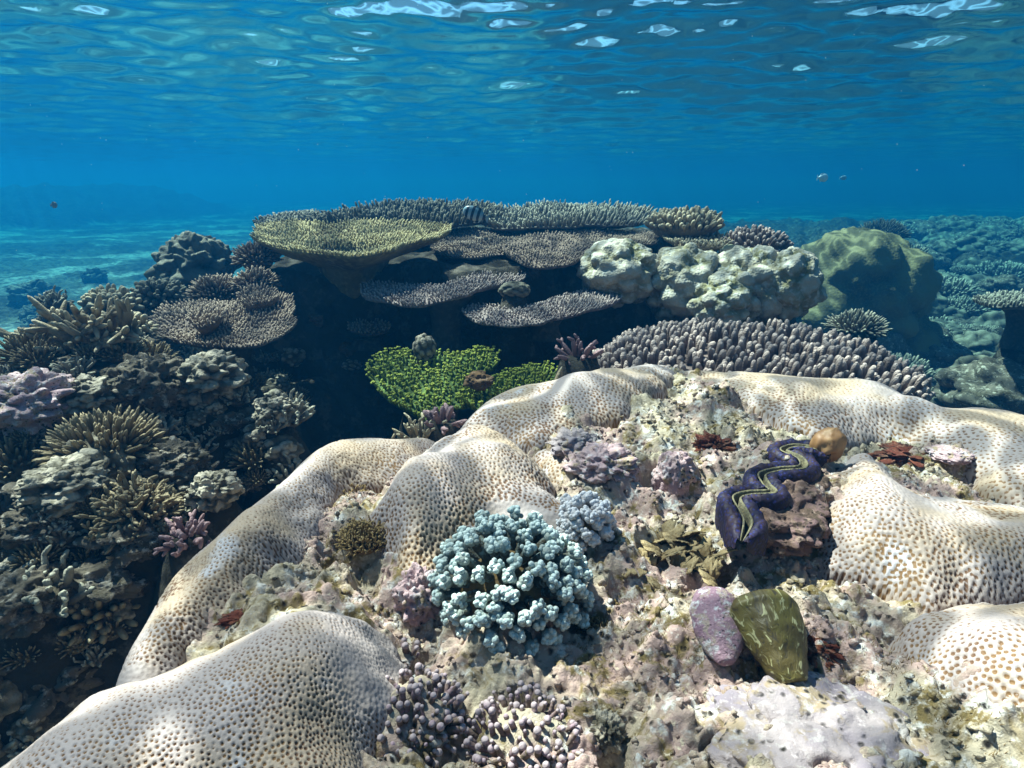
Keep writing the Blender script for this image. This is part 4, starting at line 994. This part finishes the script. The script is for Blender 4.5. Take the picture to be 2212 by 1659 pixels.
# nodular corals in front
def nodules(u, v, rpx, n, label, mat, seed, flat=.6):
    p = on_mound(u, v); R = size(rpx, p); g = np.random.default_rng(seed)
    root = thing('nodular_coral', p, label, 'nodular coral', 'nodular corals at the bottom of the frame')
    a = Acc(); lump(a, (0, 0, 0), (R, R, R * flat), 16, .3, seed, .2, 6, (48, 28)); a.build('base', M['rubble'], root)
    D = fib(n, -.1) + g.normal(size=(n, 3)) * (.7 / math.sqrt(n)); D /= np.linalg.norm(D, axis=1, keepdims=True)
    Pn = D * np.array([R, R, R * flat]) * (.85 + .2 * g.random(n))[:, None]; dd = D + np.array([0, 0, .6]) + g.normal(size=(n, 3)) * .3
    Ls = g.uniform(.006, .018, n); dd /= np.linalg.norm(dd, axis=1, keepdims=True)
    a = Acc(); rn = .0026 * g.uniform(.6, 1.5, n); fingers(a, Pn, dd, rn, Ls, 8, BLUNT, 0, .8, seed, .1); balls(a, Pn + dd * Ls[:, None] * .9, rn * 1.02, .95)
    a.build('branches', mat, root); return root
nodules(885, 1560, 100, 190, 'purplish nodular coral with pale rounded tips at the bottom, beside the big left lobe', M['nodule'], 171, .7)
nodules(1130, 1610, 110, 150, 'purplish nodular crust with small knobs below the blue coral', M['nodule'], 172, .4)
nodules(870, 1425, 28, 12, 'few pale pink knobs at the corner of the big left lobe', M['nodule'], 173, .6)
blob('pale_knob', 1310, 1590, 34, 'bright whitish yellow lump at the bottom of the frame', 'rock', M['knob'], 174, 1.0, 10, .3, .2, dz=.3)
blob('coral_chip', 1470, 772, 14, 'tiny white chip on top of the brain coral crest', 'coral chip', M['knob'], 175, 1.1, 6, .3, .3, dz=2.6)

# loose rubble strewn over the rock
a = Acc(); g = np.random.default_rng(9)
cnt = 0
xs = g.uniform(-.55, 1.2, 9000); ys = .28 + 1.1 * g.random(9000)
dmin = np.full(9000, -1.0)
for key in LOBES:
    gpoly = sdf_grid(unproj_poly(LOBES[key]['poly'], ZB + .5 * LOBES[key]['H']), 2); dmin = np.maximum(dmin, sample(gpoly, xs, ys))
ok = (dmin < -.002) & (sample(GOUT, xs, ys) > .03); xs = xs[ok][:3200]; ys = ys[ok][:3200]; zs = rubble_z(xs, ys)
for X_, Y_, Z_ in zip(xs, ys, zs):
    r_ = g.uniform(.0012, .0046) ; V, q_, t_ = sphere_template(7, 5)
    V = V * (1 + .35 * g.normal(size=(len(V), 1)).clip(-1, 1)) * np.array([g.uniform(.6, 1.5), g.uniform(.6, 1.3), g.uniform(.5, 1.2)]) * r_
    a.add(V + np.array([X_, Y_, Z_ + r_ * .25]), [q_, t_], 0.5)
tag(a.build('coral_rubble', M['rubble']), 'loose broken coral bits strewn over the foreground rock', kind='stuff')

# short turf algae fuzz on the dead rock
xs = g.uniform(-.5, 1.1, 60000); ys = .28 + 1.0 * g.random(60000) ** 1.3
Pq = xy(xs, ys); fz = fbm(Pq, 7, 4, 88)
dm = np.full(len(xs), -1.0)
for key in LOBES: dm = np.maximum(dm, sample(sdf_grid(unproj_poly(LOBES[key]['poly'], ZB + .5 * LOBES[key]['H']), 2), xs, ys))
ok = (fz > .05) & (dm < -.004) & (sample(GOUT, xs, ys) > .02); xs = xs[ok][:26000]; ys = ys[ok][:26000]
Pq = np.stack([xs, ys, rubble_z(xs, ys) - .001], 1); dq = g.normal(size=(len(xs), 3)) * .6 + np.array([.2, -.1, 1.0])
a = Acc(); fingers(a, Pq, dq, .00038, g.uniform(.003, .008, len(xs)), 3, ((0, 1), (.6, .8)), 0, 1, 3)
tag(a.build('turf_algae', M['turf']), 'short brown turf algae fuzz on the dead foreground rock', kind='stuff')

# drifting specks
g = np.random.default_rng(77); a = Acc(); pts = []
for k in range(150):
    Y = g.uniform(.5, 5); pts.append(at_y(g.uniform(-50, 2260), g.uniform(0, 800), Y))
pts = np.array([p_ for p_ in pts if p_[2] < WATER_Z - .08 and p_[2] > -.15]); balls(a, pts, pts[:, 1] * .0004 * g.uniform(.5, 1.5, len(pts)), .9)
m, n, l, b = new_mat('speck'); b.inputs['Base Color'].default_value = (.7, .7, .65, 1)
tag(a.build('plankton', m), 'tiny pale specks drifting in the water', kind='stuff')

# ------------------------------------------------------------------ fish
def fish(u, v, Y, L, hgt, yaw, label, cols, bars=0, pitch=0.0):
    p = at_y(u, v, Y); root = thing('fish', p, label, 'fish', None); root.rotation_euler = (0, pitch, yaw)
    m, n, l, b = new_mat('fish_skin'); tc = N(n, 'ShaderNodeTexCoord'); sx = N(n, 'ShaderNodeSeparateXYZ'); l.new(tc.outputs['Object'], sx.inputs[0])
    c = mixc(n, l, ramp(n, l, sx.outputs['Z'], -hgt * .3, hgt * .3), cols[0], cols[1])
    if bars:
        mu = N(n, 'ShaderNodeMath', operation='MULTIPLY'); l.new(sx.outputs['X'], mu.inputs[0]); mu.inputs[1].default_value = 2 * math.pi * bars / L
        sn = N(n, 'ShaderNodeMath', operation='SINE'); l.new(mu.outputs[0], sn.inputs[0]); c = mixc(n, l, ramp(n, l, sn.outputs[0], -.1, .3), c, (.015, .015, .02))
    l.new(c, b.inputs['Base Color']); b.inputs['Roughness'].default_value = .35
    nt, nu = 26, 16; V = []; tt = np.linspace(0, 1, nt); an = np.arange(nu) * 2 * math.pi / nu
    for t in tt:
        h = hgt * .5 * (math.sin(math.pi * t ** .75) ** .8 if 0 < t < 1 else 0) * (1 if t < .8 else 1) + hgt * .06
        V.append(np.stack([np.full(nu, L * (.42 - .84 * t)), .42 * h * np.cos(an), h * np.sin(an)], 1))
    i_ = np.arange(nt * nu).reshape(nt, nu); r1 = np.roll(i_, -1, 1); q = np.stack([i_[:-1].ravel(), r1[:-1].ravel(), r1[1:].ravel(), i_[1:].ravel()], 1)
    a = Acc(); a.add(np.concatenate(V), [q, np.array([i_[0][::-1]]), np.array([i_[-1]])]); a.build('body', m, root)
    def fin(name, pts):
        a = Acc(); a.add([(x_, .0008, z_) for x_, z_ in pts] + [(x_, -.0008, z_) for x_, z_ in pts], [np.array([range(len(pts))]), np.array([range(2 * len(pts) - 1, len(pts) - 1, -1)])] + [np.array([(i, i + len(pts), (i + 1) % len(pts) + len(pts), (i + 1) % len(pts)) for i in range(len(pts))])])
        o = a.build(name, m, root); o.data.polygons.foreach_set('use_smooth', np.zeros(len(o.data.polygons), bool))
    fin('tail', [(-L * .40, hgt * .08), (-L * .52, hgt * .42), (-L * .50, 0), (-L * .52, -hgt * .42), (-L * .40, -hgt * .08)])
    fin('dorsal_fin', [(L * .15, hgt * .45), (L * .02, hgt * .66), (-L * .2, hgt * .58), (-L * .3, hgt * .28)])
    fin('anal_fin', [(-L * .05, -hgt * .45), (-L * .2, -hgt * .62), (-L * .3, -hgt * .28)])
    for s in (-1, 1):
        a = Acc(); balls(a, [(L * .33, s * hgt * .13, hgt * .08)], hgt * .055, 0); a.build('eye', M['gape'], root)
    return root
fish(1025, 462, 2.95, .14, .058, rad(168), 'silver fish with dark vertical bars swimming over the reef top', ((.45, .50, .50), (.20, .30, .32)), 5, rad(-18))
fish(1572, 535, 2.15, .055, .017, rad(8), 'small slim pale yellow fish hovering above the lobed coral', ((.60, .58, .42), (.40, .38, .22)), 0, rad(-15))
fish(1778, 384, 6.5, .13, .07, rad(10), 'far-off pale blue fish in the open water on the right', ((.85, .9, .92), (.8, .9, .92)), 0)
fish(1822, 384, 8.5, .11, .05, rad(10), 'second, fainter far-off blue fish just right of the pale one', ((.4, .6, .7), (.3, .5, .6)), 0)
fish(117, 443, 5.5, .06, .045, rad(60), 'small orange fish in the hazy blue water at the far left', ((.55, .22, .10), (.5, .2, .08)), 0)
